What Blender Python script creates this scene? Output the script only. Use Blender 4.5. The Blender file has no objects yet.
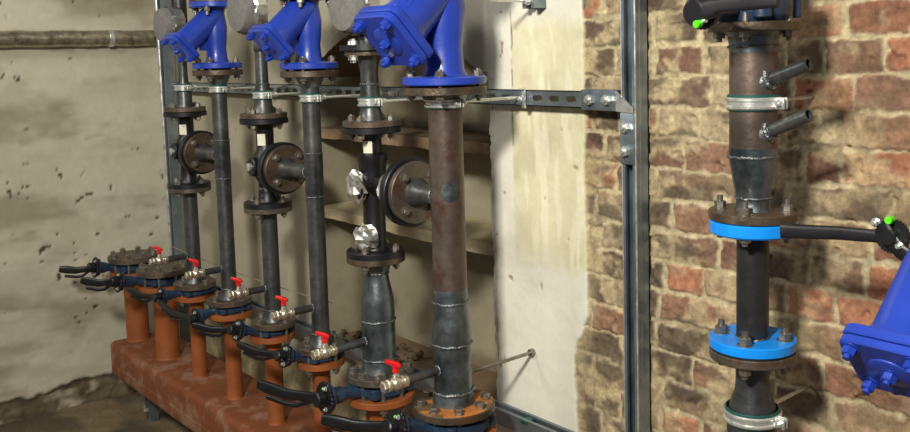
import bpy, math, random
import numpy as np
from mathutils import Vector, Matrix
random.seed(7)
S = bpy.context.scene
COL = S.collection
# ------------------------------------------------------------------ camera
F = 912.0; PX, PY = 498.0, 141.0
def _n(v): v = np.array(v, float); return v/np.linalg.norm(v)
v1 = _n([(-305-PX)/F, (72-PY)/F, 1]); v2 = _n([(1540-PX)/F, (27.6-PY)/F, 1]); v3 = _n([(722-PX)/F, (9530-PY)/F, 1])
eZ = -v3
eX = -v1; eX = _n(eX - eZ*eX.dot(eZ))
eY = np.cross(eZ, eX)                       # cam frame here is x right, y down, z forward (right handed)
if eY.dot(v2) < 0: eY = -eY
B = np.stack([eX, eY, eZ])                  # world = B @ cam
CAM = np.array([0, 0, 1.51])
right = B[:, 0]; down = B[:, 1]; fwd = B[:, 2]
cam = bpy.data.cameras.new('camera'); co = bpy.data.objects.new('camera', cam); COL.objects.link(co)
m = Matrix(((right[0], -down[0], -fwd[0], CAM[0]), (right[1], -down[1], -fwd[1], CAM[1]), (right[2], -down[2], -fwd[2], CAM[2]), (0, 0, 0, 1)))
co.matrix_world = m
cam.sensor_width = 36; cam.lens = F/910*36
cam.shift_x = -(PX-455)/910; cam.shift_y = (PY-216)/910
cam.clip_start = .02
S.camera = co
def ray(x, y): return B @ np.array([(x-PX)/F, (y-PY)/F, 1.0])
def at(axis, val, x, y):
    r = ray(x, y); t = (val-CAM[axis])/r[axis]; return Vector(CAM + t*r)
def atX(x, y, X): return at(0, X, x, y)
def atY(x, y, Y): return at(1, Y, x, y)
def atZ(x, y, Z): return at(2, Z, x, y)
def proj(P):
    c = B.T @ (np.array(P)-CAM); return PX+F*c[0]/c[2], PY+F*c[1]/c[2]
def zof(X, Y, py):
    a = B.T @ (np.array([X, Y, 0])-CAM); b = B.T @ np.array([0, 0, 1.0]); v = (py-PY)/F
    return (v*a[2]-a[1])/(b[1]-v*b[2])
def xof(px, py, Y): return atY(px, py, Y).x
# ------------------------------------------------------------------ materials
def srgb(r, g, b):
    f = lambda c: (c/255/12.92 if c/255 <= .04045 else ((c/255+.055)/1.055)**2.4)
    return (f(r), f(g), f(b), 1)
MATS = {}
def mat(name, c1, c2=None, rough=.5, metal=0., scale=12., bump=0., bscale=60., c3=None, s3=4., t3=.6, rvar=0., coat=0., det=6):
    m = bpy.data.materials.new(name); m.use_nodes = True; nt = m.node_tree; N = nt.nodes; L = nt.links
    bs = N['Principled BSDF']; bs.inputs['Metallic'].default_value = metal; bs.inputs['Roughness'].default_value = rough
    if coat: bs.inputs['Coat Weight'].default_value = coat; bs.inputs['Coat Roughness'].default_value = .15
    tc = N.new('ShaderNodeTexCoord')
    col = None
    if c2:
        n = N.new('ShaderNodeTexNoise'); n.inputs['Scale'].default_value = scale; n.inputs['Detail'].default_value = det; n.inputs['Roughness'].default_value = .65
        L.new(tc.outputs['Object'], n.inputs['Vector'])
        r = N.new('ShaderNodeValToRGB'); r.color_ramp.elements[0].position = .35; r.color_ramp.elements[1].position = .65
        r.color_ramp.elements[0].color = srgb(*c1); r.color_ramp.elements[1].color = srgb(*c2)
        L.new(n.outputs['Fac'], r.inputs['Fac']); col = r.outputs['Color']
        if rvar:
            mr = N.new('ShaderNodeMapRange'); mr.inputs['From Min'].default_value = .3; mr.inputs['From Max'].default_value = .7
            mr.inputs['To Min'].default_value = rough-rvar; mr.inputs['To Max'].default_value = rough+rvar
            L.new(n.outputs['Fac'], mr.inputs['Value']); L.new(mr.outputs['Result'], bs.inputs['Roughness'])
        if c3:
            n3 = N.new('ShaderNodeTexNoise'); n3.inputs['Scale'].default_value = s3; n3.inputs['Detail'].default_value = 8; n3.inputs['Roughness'].default_value = .7
            L.new(tc.outputs['Object'], n3.inputs['Vector'])
            r3 = N.new('ShaderNodeValToRGB'); r3.color_ramp.elements[0].position = t3-.05; r3.color_ramp.elements[1].position = t3+.05
            L.new(n3.outputs['Fac'], r3.inputs['Fac'])
            mx = N.new('ShaderNodeMix'); mx.data_type = 'RGBA'; L.new(r3.outputs['Color'], mx.inputs['Factor']); L.new(col, mx.inputs['A']); mx.inputs['B'].default_value = srgb(*c3)
            col = mx.outputs['Result']
        L.new(col, bs.inputs['Base Color'])
    else: bs.inputs['Base Color'].default_value = srgb(*c1)
    if bump:
        n2 = N.new('ShaderNodeTexNoise'); n2.inputs['Scale'].default_value = bscale; n2.inputs['Detail'].default_value = 5
        L.new(tc.outputs['Object'], n2.inputs['Vector'])
        b = N.new('ShaderNodeBump'); b.inputs['Strength'].default_value = bump; b.inputs['Distance'].default_value = .004
        L.new(n2.outputs['Fac'], b.inputs['Height']); L.new(b.outputs['Normal'], bs.inputs['Normal'])
    MATS[name] = m; return m
def attr_mat(name, rough, bump, bscale, vary=.25):
    m = bpy.data.materials.new(name); m.use_nodes = True; nt = m.node_tree; N = nt.nodes; L = nt.links
    bs = N['Principled BSDF']; bs.inputs['Roughness'].default_value = rough
    a = N.new('ShaderNodeAttribute'); a.attribute_name = 'tint'
    tc = N.new('ShaderNodeTexCoord'); n = N.new('ShaderNodeTexNoise'); n.inputs['Scale'].default_value = bscale; n.inputs['Detail'].default_value = 8; n.inputs['Roughness'].default_value = .7
    L.new(tc.outputs['Object'], n.inputs['Vector'])
    mr = N.new('ShaderNodeMapRange'); mr.inputs['From Min'].default_value = .3; mr.inputs['From Max'].default_value = .7; mr.inputs['To Min'].default_value = 1-vary; mr.inputs['To Max'].default_value = 1+vary
    L.new(n.outputs['Fac'], mr.inputs['Value'])
    vm = N.new('ShaderNodeVectorMath'); vm.operation = 'SCALE'; L.new(a.outputs['Color'], vm.inputs[0]); 
    sb = N.new('ShaderNodeMath'); sb.operation = 'SUBTRACT'; L.new(mr.outputs['Result'], sb.inputs[0]); sb.inputs[1].default_value = 1
    ma = N.new('ShaderNodeMath'); ma.operation = 'MULTIPLY_ADD'; L.new(sb.outputs[0], ma.inputs[0]); L.new(a.outputs['Alpha'], ma.inputs[1]); ma.inputs[2].default_value = 1
    L.new(ma.outputs[0], vm.inputs['Scale'])
    L.new(vm.outputs['Vector'], bs.inputs['Base Color'])
    b = N.new('ShaderNodeBump'); b.inputs['Distance'].default_value = .003
    bs_ = N.new('ShaderNodeMath'); bs_.operation = 'MULTIPLY'; L.new(a.outputs['Alpha'], bs_.inputs[0]); bs_.inputs[1].default_value = bump; L.new(bs_.outputs[0], b.inputs['Strength'])
    L.new(n.outputs['Fac'], b.inputs['Height']); L.new(b.outputs['Normal'], bs.inputs['Normal'])
    MATS[name] = m; return m
mat('pipe_brown', (78, 68, 62), (112, 98, 90), .42, .6, 9, .12, 120, c3=(88, 56, 44), s3=7, t3=.58, rvar=.08)
mat('pipe_dark', (58, 60, 62), (98, 99, 99), .38, .65, 14, .12, 120, rvar=.08)
mat('steel_blue', (62, 70, 76), (126, 134, 138), .34, .8, 11, .25, 70, rvar=.1)
mat('weld', (84, 90, 94), (132, 136, 136), .42, .75, 60, .8, 160)
mat('flange_steel', (84, 78, 70), (116, 108, 98), .45, .6, 18, .2, 90, c3=(92, 70, 54), s3=10, t3=.58, rvar=.1)
mat('flange_rust', (92, 76, 58), (124, 94, 62), .6, .2, 26, .4, 120, c3=(196, 120, 52), s3=18, t3=.53)
mat('flange_brown', (76, 66, 56), (106, 92, 78), .42, .6, 25, .3, 120, c3=(112, 78, 54), s3=14, t3=.62, rvar=.1)
mat('black_iron', (12, 12, 16), (20, 20, 26), .42, .0, 20, .08, 140)
mat('black_pipe', (36, 36, 38), (52, 50, 50), .38, .3, 20, .12, 140)
mat('rubber', (14, 15, 16), None, .6)
mat('teal_rubber', (12, 74, 66), None, .5)
mat('strainer_blue', (26, 54, 152), (34, 64, 172), .38, 0, 8, .12, 150, coat=.25)
mat('valve_blue', (24, 42, 64), (36, 58, 84), .4, 0, 30, .2, 120, coat=.2)
mat('cyan_paint', (6, 128, 226), (16, 142, 238), .35, 0, 20, .1, 100, coat=.2)
mat('primer', (132, 70, 30), (150, 82, 38), .6, 0, 14, .12, 150)
mat('primer_dusty', (112, 60, 30), (128, 72, 38), .75, 0, 10, .2, 120, c3=(140, 104, 82), s3=9, t3=.55)
mat('zinc', (196, 198, 196), (232, 234, 230), .32, .75, 30, .15, 60, rvar=.12)
mat('galvanised', (104, 116, 124), (152, 162, 168), .34, .7, 7, .08, 40, rvar=.1)
mat('bolt_steel', (120, 114, 108), (158, 152, 142), .38, .8, 60, .1, 100)
mat('chrome', (226, 216, 196), (244, 236, 220), .3, .9, 40, .3, 60)
mat('red_handle', (206, 20, 26), (220, 26, 30), .35, 0, 20, coat=.3)
mat('foil', (186, 184, 178), (225, 224, 220), .36, .9, 40, .5, 50)
mat('grey_foam', (104, 102, 100), (120, 118, 115), .85, 0, 60, .4, 200)
mat('dull_tape', (96, 96, 98), (140, 140, 140), .35, .7, 30, .6, 60)
mat('label_paper', (214, 212, 190), (226, 224, 204), .6, 0, 30)
mat('green_cap', (90, 225, 30), None, .4)
mat('insulation', (138, 130, 112), (196, 188, 168), .3, .8, 30, .7, 26, c3=(116, 106, 86), s3=14, t3=.6)
mat('wood', (108, 88, 66), (140, 116, 88), .75, 0, 9, .5, 60, c3=(74, 52, 38), s3=5, t3=.55)
mat('wood_dark', (86, 62, 46), (112, 84, 62), .75, 0, 9, .5, 60)
mat('wood_pale', (168, 156, 124), (190, 176, 142), .75, 0, 9, .5, 60)
mat('wire', (150, 130, 100), None, .6)
mat('rubble', (70, 62, 46), (96, 86, 66), .95, 0, 20, .8, 40)
mat('floor_dirt', (92, 80, 60), (116, 102, 78), .9, 0, 5, .8, 50, c3=(70, 60, 46), s3=3, t3=.52)
attr_mat('masonry', .9, .9, 85, .34)
attr_mat('plaster', .8, .35, 28, .07)
# ------------------------------------------------------------------ mesh builder
def frame(d):
    d = Vector(d).normalized(); a = Vector((0, 0, 1)) if abs(d.z) < .9 else Vector((1, 0, 0))
    u = a.cross(d).normalized(); w = d.cross(u); return u, w, d
class MB:
    def __init__(s): s.v = []; s.f = []
    def add(s, vs, fs):
        o = len(s.v); s.v += [Vector(p) for p in vs]; s.f += [tuple(i+o for i in f) for f in fs]; return s
    def lathe(s, org, d, prof, n=40, cap=True):
        """prof: (distance along d, radius)"""
        u, w, d = frame(d); org = Vector(org); vs = []; fs = []
        for (h, r) in prof:
            for k in range(n):
                a = 2*math.pi*k/n; vs.append(org+d*h+(u*math.cos(a)+w*math.sin(a))*max(r, 1e-5))
        for i in range(len(prof)-1):
            for k in range(n):
                k2 = (k+1) % n; fs.append((i*n+k, i*n+k2, (i+1)*n+k2, (i+1)*n+k))
        if cap: fs.append(tuple(range(n))[::-1]); fs.append(tuple((len(prof)-1)*n+k for k in range(n)))
        return s.add(vs, fs)
    def cyl(s, a, b, r, r2=None, n=32, bev=0):
        a, b = Vector(a), Vector(b); L = (b-a).length; r2 = r if r2 is None else r2
        p = [(0, r), (L, r2)] if not bev else [(0, r-bev), (bev, r), (L-bev, r2), (L, r2-bev)]
        return s.lathe(a, b-a, p, n)
    def ring(s, org, d, ri, ro, h, bev=.0015, n=48):
        u, w, d = frame(d); org = Vector(org); prof = [(0, ri), (0, ro-bev), (bev, ro), (h-bev, ro), (h, ro-bev), (h, ri)]; m_ = len(prof); vs = []; fs = []
        for (q, r) in prof:
            for k in range(n):
                a = 2*math.pi*k/n; vs.append(org+d*q+(u*math.cos(a)+w*math.sin(a))*r)
        for i in range(m_):
            j = (i+1) % m_
            for k in range(n):
                k2 = (k+1) % n; fs.append((i*n+k, i*n+k2, j*n+k2, j*n+k))
        return s.add(vs, fs)
    def box(s, c, size, ax=None, bev=0):
        c = Vector(c); X, Y, Z = ax or (Vector((1, 0, 0)), Vector((0, 1, 0)), Vector((0, 0, 1)))
        h = [q/2 for q in size]
        if bev <= 0:
            vs = [c+X*(i*h[0])+Y*(j*h[1])+Z*(k*h[2]) for i in (-1, 1) for j in (-1, 1) for k in (-1, 1)]
            return s.add(vs, [(0, 1, 3, 2), (4, 6, 7, 5), (0, 4, 5, 1), (2, 3, 7, 6), (0, 2, 6, 4), (1, 5, 7, 3)])
        pts = []; b = bev
        def loop(z, q):
            hx, hy = h[0]-q, h[1]-q
            return [c+X*x+Y*y+Z*z for x, y in ((-hx+b, -hy), (hx-b, -hy), (hx, -hy+b), (hx, hy-b), (hx-b, hy), (-hx+b, hy), (-hx, hy-b), (-hx, -hy+b))]
        L = [loop(-h[2], b*.7), loop(-h[2]+b, 0), loop(h[2]-b, 0), loop(h[2], b*.7)]
        fs = []
        for i in range(3):
            for k in range(8): fs.append((i*8+k, i*8+(k+1) % 8, (i+1)*8+(k+1) % 8, (i+1)*8+k))
        fs.append(tuple(range(8))[::-1]); fs.append(tuple(24+k for k in range(8)))
        return s.add(sum(L, []), fs)
    def sweep(s, pts, prof, up=(0, 0, 1), closed=False, scales=None):
        """prof: list of (a,b) offsets in the (side, up) frame"""
        pts = [Vector(p) for p in pts]; n = len(pts); m_ = len(prof); vs = []; fs = []; up = Vector(up)
        for i, p in enumerate(pts):
            t = (pts[(i+1) % n if closed else min(i+1, n-1)]-pts[(i-1) % n if closed else max(i-1, 0)]).normalized()
            sd = t.cross(up)
            if sd.length < 1e-4: sd = t.cross(Vector((1, 0, 0)))
            sd.normalize(); uu = sd.cross(t); k = scales[i] if scales else 1
            for a, b in prof: vs.append(p+sd*a*k+uu*b*k)
        for i in range(n if closed else n-1):
            j = (i+1) % n
            for k in range(m_): fs.append((i*m_+k, i*m_+(k+1) % m_, j*m_+(k+1) % m_, j*m_+k))
        if not closed: fs.append(tuple(range(m_))[::-1]); fs.append(tuple((n-1)*m_+k for k in range(m_)))
        return s.add(vs, fs)
    def tube(s, pts, r, n=10, scales=None, closed=False, up=(0, 0, 1)):
        return s.sweep(pts, [(r*math.cos(2*math.pi*k/n), r*math.sin(2*math.pi*k/n)) for k in range(n)], up, closed, scales)
    def flat(s, pts, w, h, scales=None, up=(0, 0, 1)):
        pr = [(w/2*math.copysign(abs(math.cos(a))**.5, math.cos(a)), h/2*math.copysign(abs(math.sin(a))**.5, math.sin(a))) for a in [2*math.pi*(k+.5)/14 for k in range(14)]]
        return s.sweep(pts, pr, up, False, scales)
    def build(s, name, material, parent=None, smooth=True, angle=35):
        off = Vector(parent_loc(parent)) if parent else Vector((0, 0, 0))
        me = bpy.data.meshes.new(name); me.from_pydata([tuple(p-off) for p in s.v], [], s.f)
        import bmesh
        bm = bmesh.new(); bm.from_mesh(me); bmesh.ops.recalc_face_normals(bm, faces=bm.faces); bm.to_mesh(me); bm.free()
        me.materials.append(MATS[material])
        if smooth: me.shade_smooth(); me.set_sharp_from_angle(angle=math.radians(angle))
        o = bpy.data.objects.new(name, me); COL.objects.link(o)
        if parent: o.parent = parent
        return o
def parent_loc(p):
    l = Vector((0, 0, 0))
    while p: l += Vector(p.location); p = p.parent
    return l
def thing(name, label, cat, loc, group=None):
    o = bpy.data.objects.new(name, None); COL.objects.link(o); o.location = loc; o.empty_display_size = .05
    o['label'] = label; o['category'] = cat
    if group: o['group'] = group
    return o
def tag(o, label, cat, group=None, kind=None):
    if label: o['label'] = label
    if cat: o['category'] = cat
    if group: o['group'] = group
    if kind: o['kind'] = kind
    return o
Z = Vector((0, 0, 1)); X_ = Vector((1, 0, 0)); Y_ = Vector((0, 1, 0))
# ---- bolts: one shared mesh per (size, length, material); local axis +Z
BOLT = {}
def bolt_mesh(r, L, matn, shank):
    k = (round(r, 4), round(L, 4), matn, shank)
    if k in BOLT: return BOLT[k]
    b = MB()
    def hexa(z0, z1, R):
        b.lathe((0, 0, z0), (0, 0, 1), [(0, R*.93), (R*.08, R), (z1-z0-R*.12, R), (z1-z0, R*.86)], 6)
    b.cyl((0, 0, -r*.15), (0, 0, r*.12), r*1.25, n=20)           # washer
    hexa(r*.12, r*1.25, r)
    if shank: b.cyl((0, 0, r), (0, 0, r*1.25+shank), r*.52, n=14)
    if L > 0:
        b.cyl((0, 0, -L), (0, 0, 0), r*.52, n=10); b.cyl((0, 0, -L-r*.12), (0, 0, -L+r*.15), r*1.25, n=20); hexa(-L-r*1.2, -L-r*.1, r)
        b.cyl((0, 0, -L-r*1.8), (0, 0, -L-r), r*.5, n=12)
    me = bpy.data.meshes.new('bolt'); me.from_pydata([tuple(p) for p in b.v], [], b.f); me.materials.append(MATS[matn])
    import bmesh
    bm = bmesh.new(); bm.from_mesh(me); bmesh.ops.recalc_face_normals(bm, faces=bm.faces); bm.to_mesh(me); bm.free()
    me.shade_smooth(); me.set_sharp_from_angle(angle=math.radians(30))
    BOLT[k] = me; return me
def bolt(parent, p, d, r, L, matn='bolt_steel', shank=.004, spin=0, name='bolt'):
    me = bolt_mesh(r, L, matn, shank); o = bpy.data.objects.new(name, me); COL.objects.link(o); o.parent = parent
    o.location = Vector(p)-parent_loc(parent)
    u, w, d = frame(d); c, s_ = math.cos(spin), math.sin(spin)
    a = u*c+w*s_; bb = d.cross(a)
    o.rotation_euler = Matrix((a, bb, d)).transposed().to_euler()
    return o
def bolts(parent, c, d, R, n, r, L, ph=0, **k):
    u, w, dd = frame(d)
    for i in range(n):
        a = ph+2*math.pi*i/n; bolt(parent, Vector(c)+(u*math.cos(a)+w*math.sin(a))*R, d, r, L, spin=random.random()*2, **k)
def weld_ring(b, c, d, R, t=.003):
    u, w, dd = frame(d); pts = []
    n = 44
    for k in range(n):
        a = 2*math.pi*k/n; rr = R+random.uniform(-.0006, .0008); pts.append(Vector(c)+(u*math.cos(a)+w*math.sin(a))*rr+dd*random.uniform(-.0012, .0012))
    b.tube(pts, t*.72, 6, [random.uniform(.8, 1.25) for _ in pts], closed=True, up=dd)
# ------------------------------------------------------------------ noise
def _h(ix, iy, s):
    n = (ix.astype(np.int64)*374761393+iy.astype(np.int64)*668265263+s*974634777) & 0x7fffffff
    n = ((n ^ (n >> 13))*1274126177) & 0x7fffffff
    n = (n ^ (n >> 16)) & 0xffff
    return n/65535.0
def vn(x, y, s=0):
    ix, iy = np.floor(x), np.floor(y); fx, fy = x-ix, y-iy; fx = fx*fx*(3-2*fx); fy = fy*fy*(3-2*fy)
    return (_h(ix, iy, s)*(1-fx)+_h(ix+1, iy, s)*fx)*(1-fy)+(_h(ix, iy+1, s)*(1-fx)+_h(ix+1, iy+1, s)*fx)*fy
def fbm(x, y, s=0, o=4):
    t = 0; a = .5; k = 0
    for i in range(o): t = t+a*vn(x*2**i, y*2**i, s+i*17); k += a; a *= .55
    return t/k
def sst(a, b, x): t = np.clip((x-a)/(b-a), 0, 1); return t*t*(3-2*t)
def lin(*c): return np.array(srgb(*c)[:3])
def mixc(a, b, t): return a*(1-t[..., None])+b*t[..., None]
def heightfield(name, us, zs, pos, H, C, matn, keep=None, A=None):
    nu, nz = len(us), len(zs); P = pos(us, zs, H).reshape(-1, 3)
    idx = np.arange(nu*nz).reshape(nu, nz)
    q = np.stack([idx[:-1, :-1], idx[1:, :-1], idx[1:, 1:], idx[:-1, 1:]], -1)
    if keep is not None: q = q[keep]
    q = q.reshape(-1, 4)
    me = bpy.data.meshes.new(name); me.vertices.add(len(P)); me.vertices.foreach_set('co', P.astype(np.float32).ravel())
    me.loops.add(q.size); me.loops.foreach_set('vertex_index', q.ravel().astype(np.int32))
    me.polygons.add(len(q)); me.polygons.foreach_set('loop_start', np.arange(0, q.size, 4, dtype=np.int32)); 
    me.update(calc_edges=True); me.validate()
    at_ = me.color_attributes.new('tint', 'FLOAT_COLOR', 'POINT')
    c = np.concatenate([np.clip(C, 0, 1).reshape(-1, 3), (np.ones((nu*nz, 1)) if A is None else A.reshape(-1, 1))], 1).astype(np.float32); at_.data.foreach_set('color', c.ravel())
    me.materials.append(MATS[matn]); me.shade_smooth()
    o = bpy.data.objects.new(name, me); COL.objects.link(o); o['kind'] = 'structure'; return o
# ------------------------------------------------------------------ setting
WY = 1.6            # face of the rear wall
LX = -4.13          # face of the left wall
NX0 = xof(313, 200, WY); NX1 = xof(494, 200, WY); ND = .23
PB = xof(587, 200, WY)                       # plaster / brick border
SEAM = xof(515, 150, WY)
zarch_s = atY(482, 82, WY).z; zarch_t = atY(400, 22, WY).z
NZ0 = atY(440, 392, WY).z
def axis(parts):
    out = []
    for a, b, st in parts: out += list(np.arange(a, b-1e-6, st))
    out.append(parts[-1][1]); return np.array(out)
us = axis([(LX-.05, NX0-.06, .012), (NX0-.06, NX1-.02, .006), (NX1-.02, -.25, .0035), (-.25, 1.2, .02)])
zs = axis([(-.02, .55, .02), (.55, .8, .008), (.8, 1.72, .0035), (1.72, 2.7, .02)])
U, V = np.meshgrid(us, zs, indexing='ij')
# bricks
course = .0690; zref = atY(860, 76, WY).z
wx = U+(fbm(U*45, V*45, 3, 3)-.5)*.013+(fbm(U*7, V*7, 8, 2)-.5)*.012; wz = V+(fbm(U*42, V*42, 5, 3)-.5)*.013+(fbm(U*4, V*4, 21, 2)-.5)*.012
ci = np.floor((wz-zref)/course).astype(int); fz = ((wz-zref)/course-ci)*course
dist = np.zeros_like(U); bid = np.zeros_like(U)
rng = random.Random(5)
for c in range(ci.min(), ci.max()+1):
    xs = [LX-.3+rng.uniform(0, .1)]
    while xs[-1] < 1.5: xs.append(xs[-1]+rng.choice([.112, .118, .125, .122, .205, .215, .08]))
    xs = np.array(xs); m_ = ci == c; x = wx[m_]; k = np.searchsorted(xs, x)-1; k = np.clip(k, 0, len(xs)-2)
    dx = np.minimum(x-xs[k], xs[k+1]-x); dist[m_] = dx; bid[m_] = k+c*1000
dz = np.minimum(fz, course-fz)
mort = .0048+(fbm(U*18, V*18, 31, 3)-.5)*.012
dd = np.minimum(dist*.9, dz)-mort
bm_ = sst(-.0015, .003, dd)
b1 = _h(bid, bid*0+3, 1); b2 = _h(bid, bid*0+9, 2); b3 = _h(bid, bid*0+1, 3)
pal = np.array([lin(136, 104, 82), lin(112, 92, 74), lin(146, 126, 98), lin(100, 84, 68), lin(158, 108, 82), lin(126, 108, 84), lin(156, 140, 112), lin(108, 80, 64)])
redz = sst(-1.15, -.72, U+(fbm(U*5, V*5, 77, 2)-.5)*.5+(1.25-V)*.35)
i1 = (b1*8).astype(int) % 8
bc = pal[i1]
bc = mixc(bc, np.ones_like(bc)*lin(148, 94, 66), redz*.5*b2)
fine = fbm(U*60, V*60, 44, 4); mid = fbm(U*16, V*16, 54, 4); big = fbm(U*3.5, V*3.5, 64, 3)
bc = bc*(.55+.9*fine)[..., None]
ochre = np.ones_like(bc)*lin(178, 162, 126)*(.6+.8*fine)[..., None]
bc = mixc(bc, ochre, sst(.42, .58, mid)*(.9-.4*redz)*(.55+.45*b2))           # lime smeared over brick faces
soot = np.ones_like(bc)*lin(66, 56, 46)
bc = mixc(bc, soot, sst(.50, .64, fbm(U*9+30, V*16, 91, 4))*.74*(1-.5*redz))
mc = np.ones_like(bc)*lin(176, 162, 130); mc = mc*(.65+.7*fine)[..., None]
mc = mixc(mc, np.ones_like(bc)*lin(120, 104, 78), sst(.52, .7, mid)*.6)
C = mixc(mc, bc, bm_)
lowdark = sst(1.0, .62, V)
H = -.0045*(1-bm_)+(fine-.5)*.007+(mid-.5)*.006+(b3-.5)*.004*bm_
H -= .008*sst(.7, .76, fbm(U*25, V*25, 15, 3))
# plaster
n1 = fbm(U*9, V*9, 101, 4); n2 = fbm(U*30, V*30, 102, 4); n3 = fbm(U*45, V*6, 103, 3)
zl = atY(583, 330, WY).z
edge = PB+(n1-.5)*.02-sst(zl+.05, zl-.08, V)*(.02+.05*fbm(U*14, V*14, 105, 3))
pm = sst(.002, -.002, U-edge)
gz = atY(270, 345, WY).z
pm = pm*np.where(U < NX1-.02, sst(gz-.02, gz+.0, V+(n1-.5)*.12), 1)     # bare brick low behind the header
yel = np.ones_like(C)*lin(214, 208, 176); wht = np.ones_like(C)*lin(220, 217, 202)
zy = atY(550, 262, WY).z; zt = atY(550, 24, WY).z
ym = sst(SEAM-.004, SEAM+.006, U)*sst(zy-.03, zy+.04, V+(n1-.5)*.1)*sst(zt+.03, zt-.02, V+(n1-.5)*.06)
pc = mixc(wht, yel, ym)
pc = mixc(pc, np.ones_like(C)*lin(186, 176, 142), sst(.5, .75, n1)*.6*ym)
pc = mixc(pc, np.ones_like(C)*lin(232, 226, 200), sst(.62, .7, n3)*.6*ym)
pc = pc*(.97+.06*n2)[..., None]
left = sst(NX1-.005, NX1-.03, U)
dull = np.ones_like(C)*lin(156, 150, 128)*(.86+.28*n1)[..., None]
pc = mixc(pc, dull, left*sst(zarch_t+.2, zarch_t-.15, V+(U-NX1)*.25)*.9)
crk = np.exp(-((U-SEAM-(n2-.5)*.006)/.0022)**2)*sst(atY(515, 250, WY).z, atY(515, 60, WY).z, V)*sst(.42, .58, fbm(U*3, V*18, 111, 3))
pc = mixc(pc, np.ones_like(C)*lin(84, 74, 56), np.clip(crk*1.3, 0, 1))
spot = sst(.80, .84, fbm(U*30+9, V*22, 121, 3)); pc = mixc(pc, np.ones_like(C)*lin(150, 120, 84), spot*.8)
peel = sst(.03, .0, edge-U)*sst(zl+.03, zl-.05, V)
C = mixc(C, np.ones_like(C)*lin(176, 160, 124)*(.8+.4*fine)[..., None], sst(.045, .0, U-edge)*sst(zl+.4, zl, V)*.7)
C = mixc(C, pc, pm)
H = H*(1-pm)+pm*(.007+(n1-.5)*.004+(n2-.5)*.0015+(n3-.5)*.0012*ym-.006*crk-.003*spot)
H += sst(.02, .0, np.abs(U-NX1-.006))*(n2-.5)*.012*(U < NX1+.03)
# niche opening: straight sides, low arch on top
xm = (NX0+NX1)/2; hw = (NX1-NX0)/2
def arch(x): return zarch_s+(zarch_t-zarch_s)*np.clip(1-((x-xm)/hw)**2, 0, 1)
uc = (us[:-1]+us[1:])/2; zc = (zs[:-1]+zs[1:])/2; UC, VC = np.meshgrid(uc, zc, indexing='ij')
keep = ~((UC > NX0) & (UC < NX1+(fbm(UC*20, VC*20, 7, 2)-.5)*.012) & (VC > NZ0) & (VC < arch(UC)))
# snap rim rows softly is not needed, the reveal meets the wall behind its rough edge
def posY(us, zs, H):
    return np.stack([U, WY-H, V], -1)
heightfield('wall_back', us, zs, posY, H, C, 'masonry', keep, 1-.85*pm)
# niche lining
def grid(name, fn, n1_, n2_, colf, matn='plaster'):
    a = np.linspace(0, 1, n1_); b = np.linspace(0, 1, n2_); A, Bq = np.meshgrid(a, b, indexing='ij')
    P = fn(A, Bq); Cc = colf(P)
    return heightfield(name, a, b, lambda *_: P, None, Cc, matn)
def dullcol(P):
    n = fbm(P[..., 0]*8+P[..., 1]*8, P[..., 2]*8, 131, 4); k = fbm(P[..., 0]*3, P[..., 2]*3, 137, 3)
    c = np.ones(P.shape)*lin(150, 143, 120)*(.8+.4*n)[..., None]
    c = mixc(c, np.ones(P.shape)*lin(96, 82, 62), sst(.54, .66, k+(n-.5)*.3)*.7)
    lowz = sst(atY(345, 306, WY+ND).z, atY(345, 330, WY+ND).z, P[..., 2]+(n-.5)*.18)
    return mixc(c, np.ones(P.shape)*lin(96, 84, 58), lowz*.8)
def plate(a, b, c, d):
    a, b, c, d = [np.array(q, float) for q in (a, b, c, d)]
    return lambda s, t: (a*(1-s)[..., None]+b*s[..., None])*(1-t)[..., None]+(d*(1-s)[..., None]+c*s[..., None])*t[..., None]
e = .012
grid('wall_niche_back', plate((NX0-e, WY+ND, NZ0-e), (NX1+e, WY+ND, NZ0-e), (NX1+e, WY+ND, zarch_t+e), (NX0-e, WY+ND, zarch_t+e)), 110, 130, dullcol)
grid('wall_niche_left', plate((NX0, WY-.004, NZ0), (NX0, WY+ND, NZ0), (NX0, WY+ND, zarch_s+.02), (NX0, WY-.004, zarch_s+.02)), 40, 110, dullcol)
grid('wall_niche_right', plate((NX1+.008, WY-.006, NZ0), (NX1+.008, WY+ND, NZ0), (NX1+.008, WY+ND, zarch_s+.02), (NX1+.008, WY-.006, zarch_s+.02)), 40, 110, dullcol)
def soffit(s, t):
    x = NX0+(NX1-NX0)*s; return np.stack([x, WY-.005+(ND+.005)*t, arch(x)+.004], -1)
def brown(P): return np.ones(P.shape)*lin(112, 94, 70)*(.8+.4*fbm(P[..., 0]*15, P[..., 1]*15, 3, 3))[..., None]
grid('wall_niche_arch', soffit, 60, 20, brown)
grid('wall_niche_sill', plate((NX0-e, WY-.01, NZ0), (NX1+e, WY-.01, NZ0), (NX1+e, WY+ND+e, NZ0), (NX0-e, WY+ND+e, NZ0)), 60, 20, brown)
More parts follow.
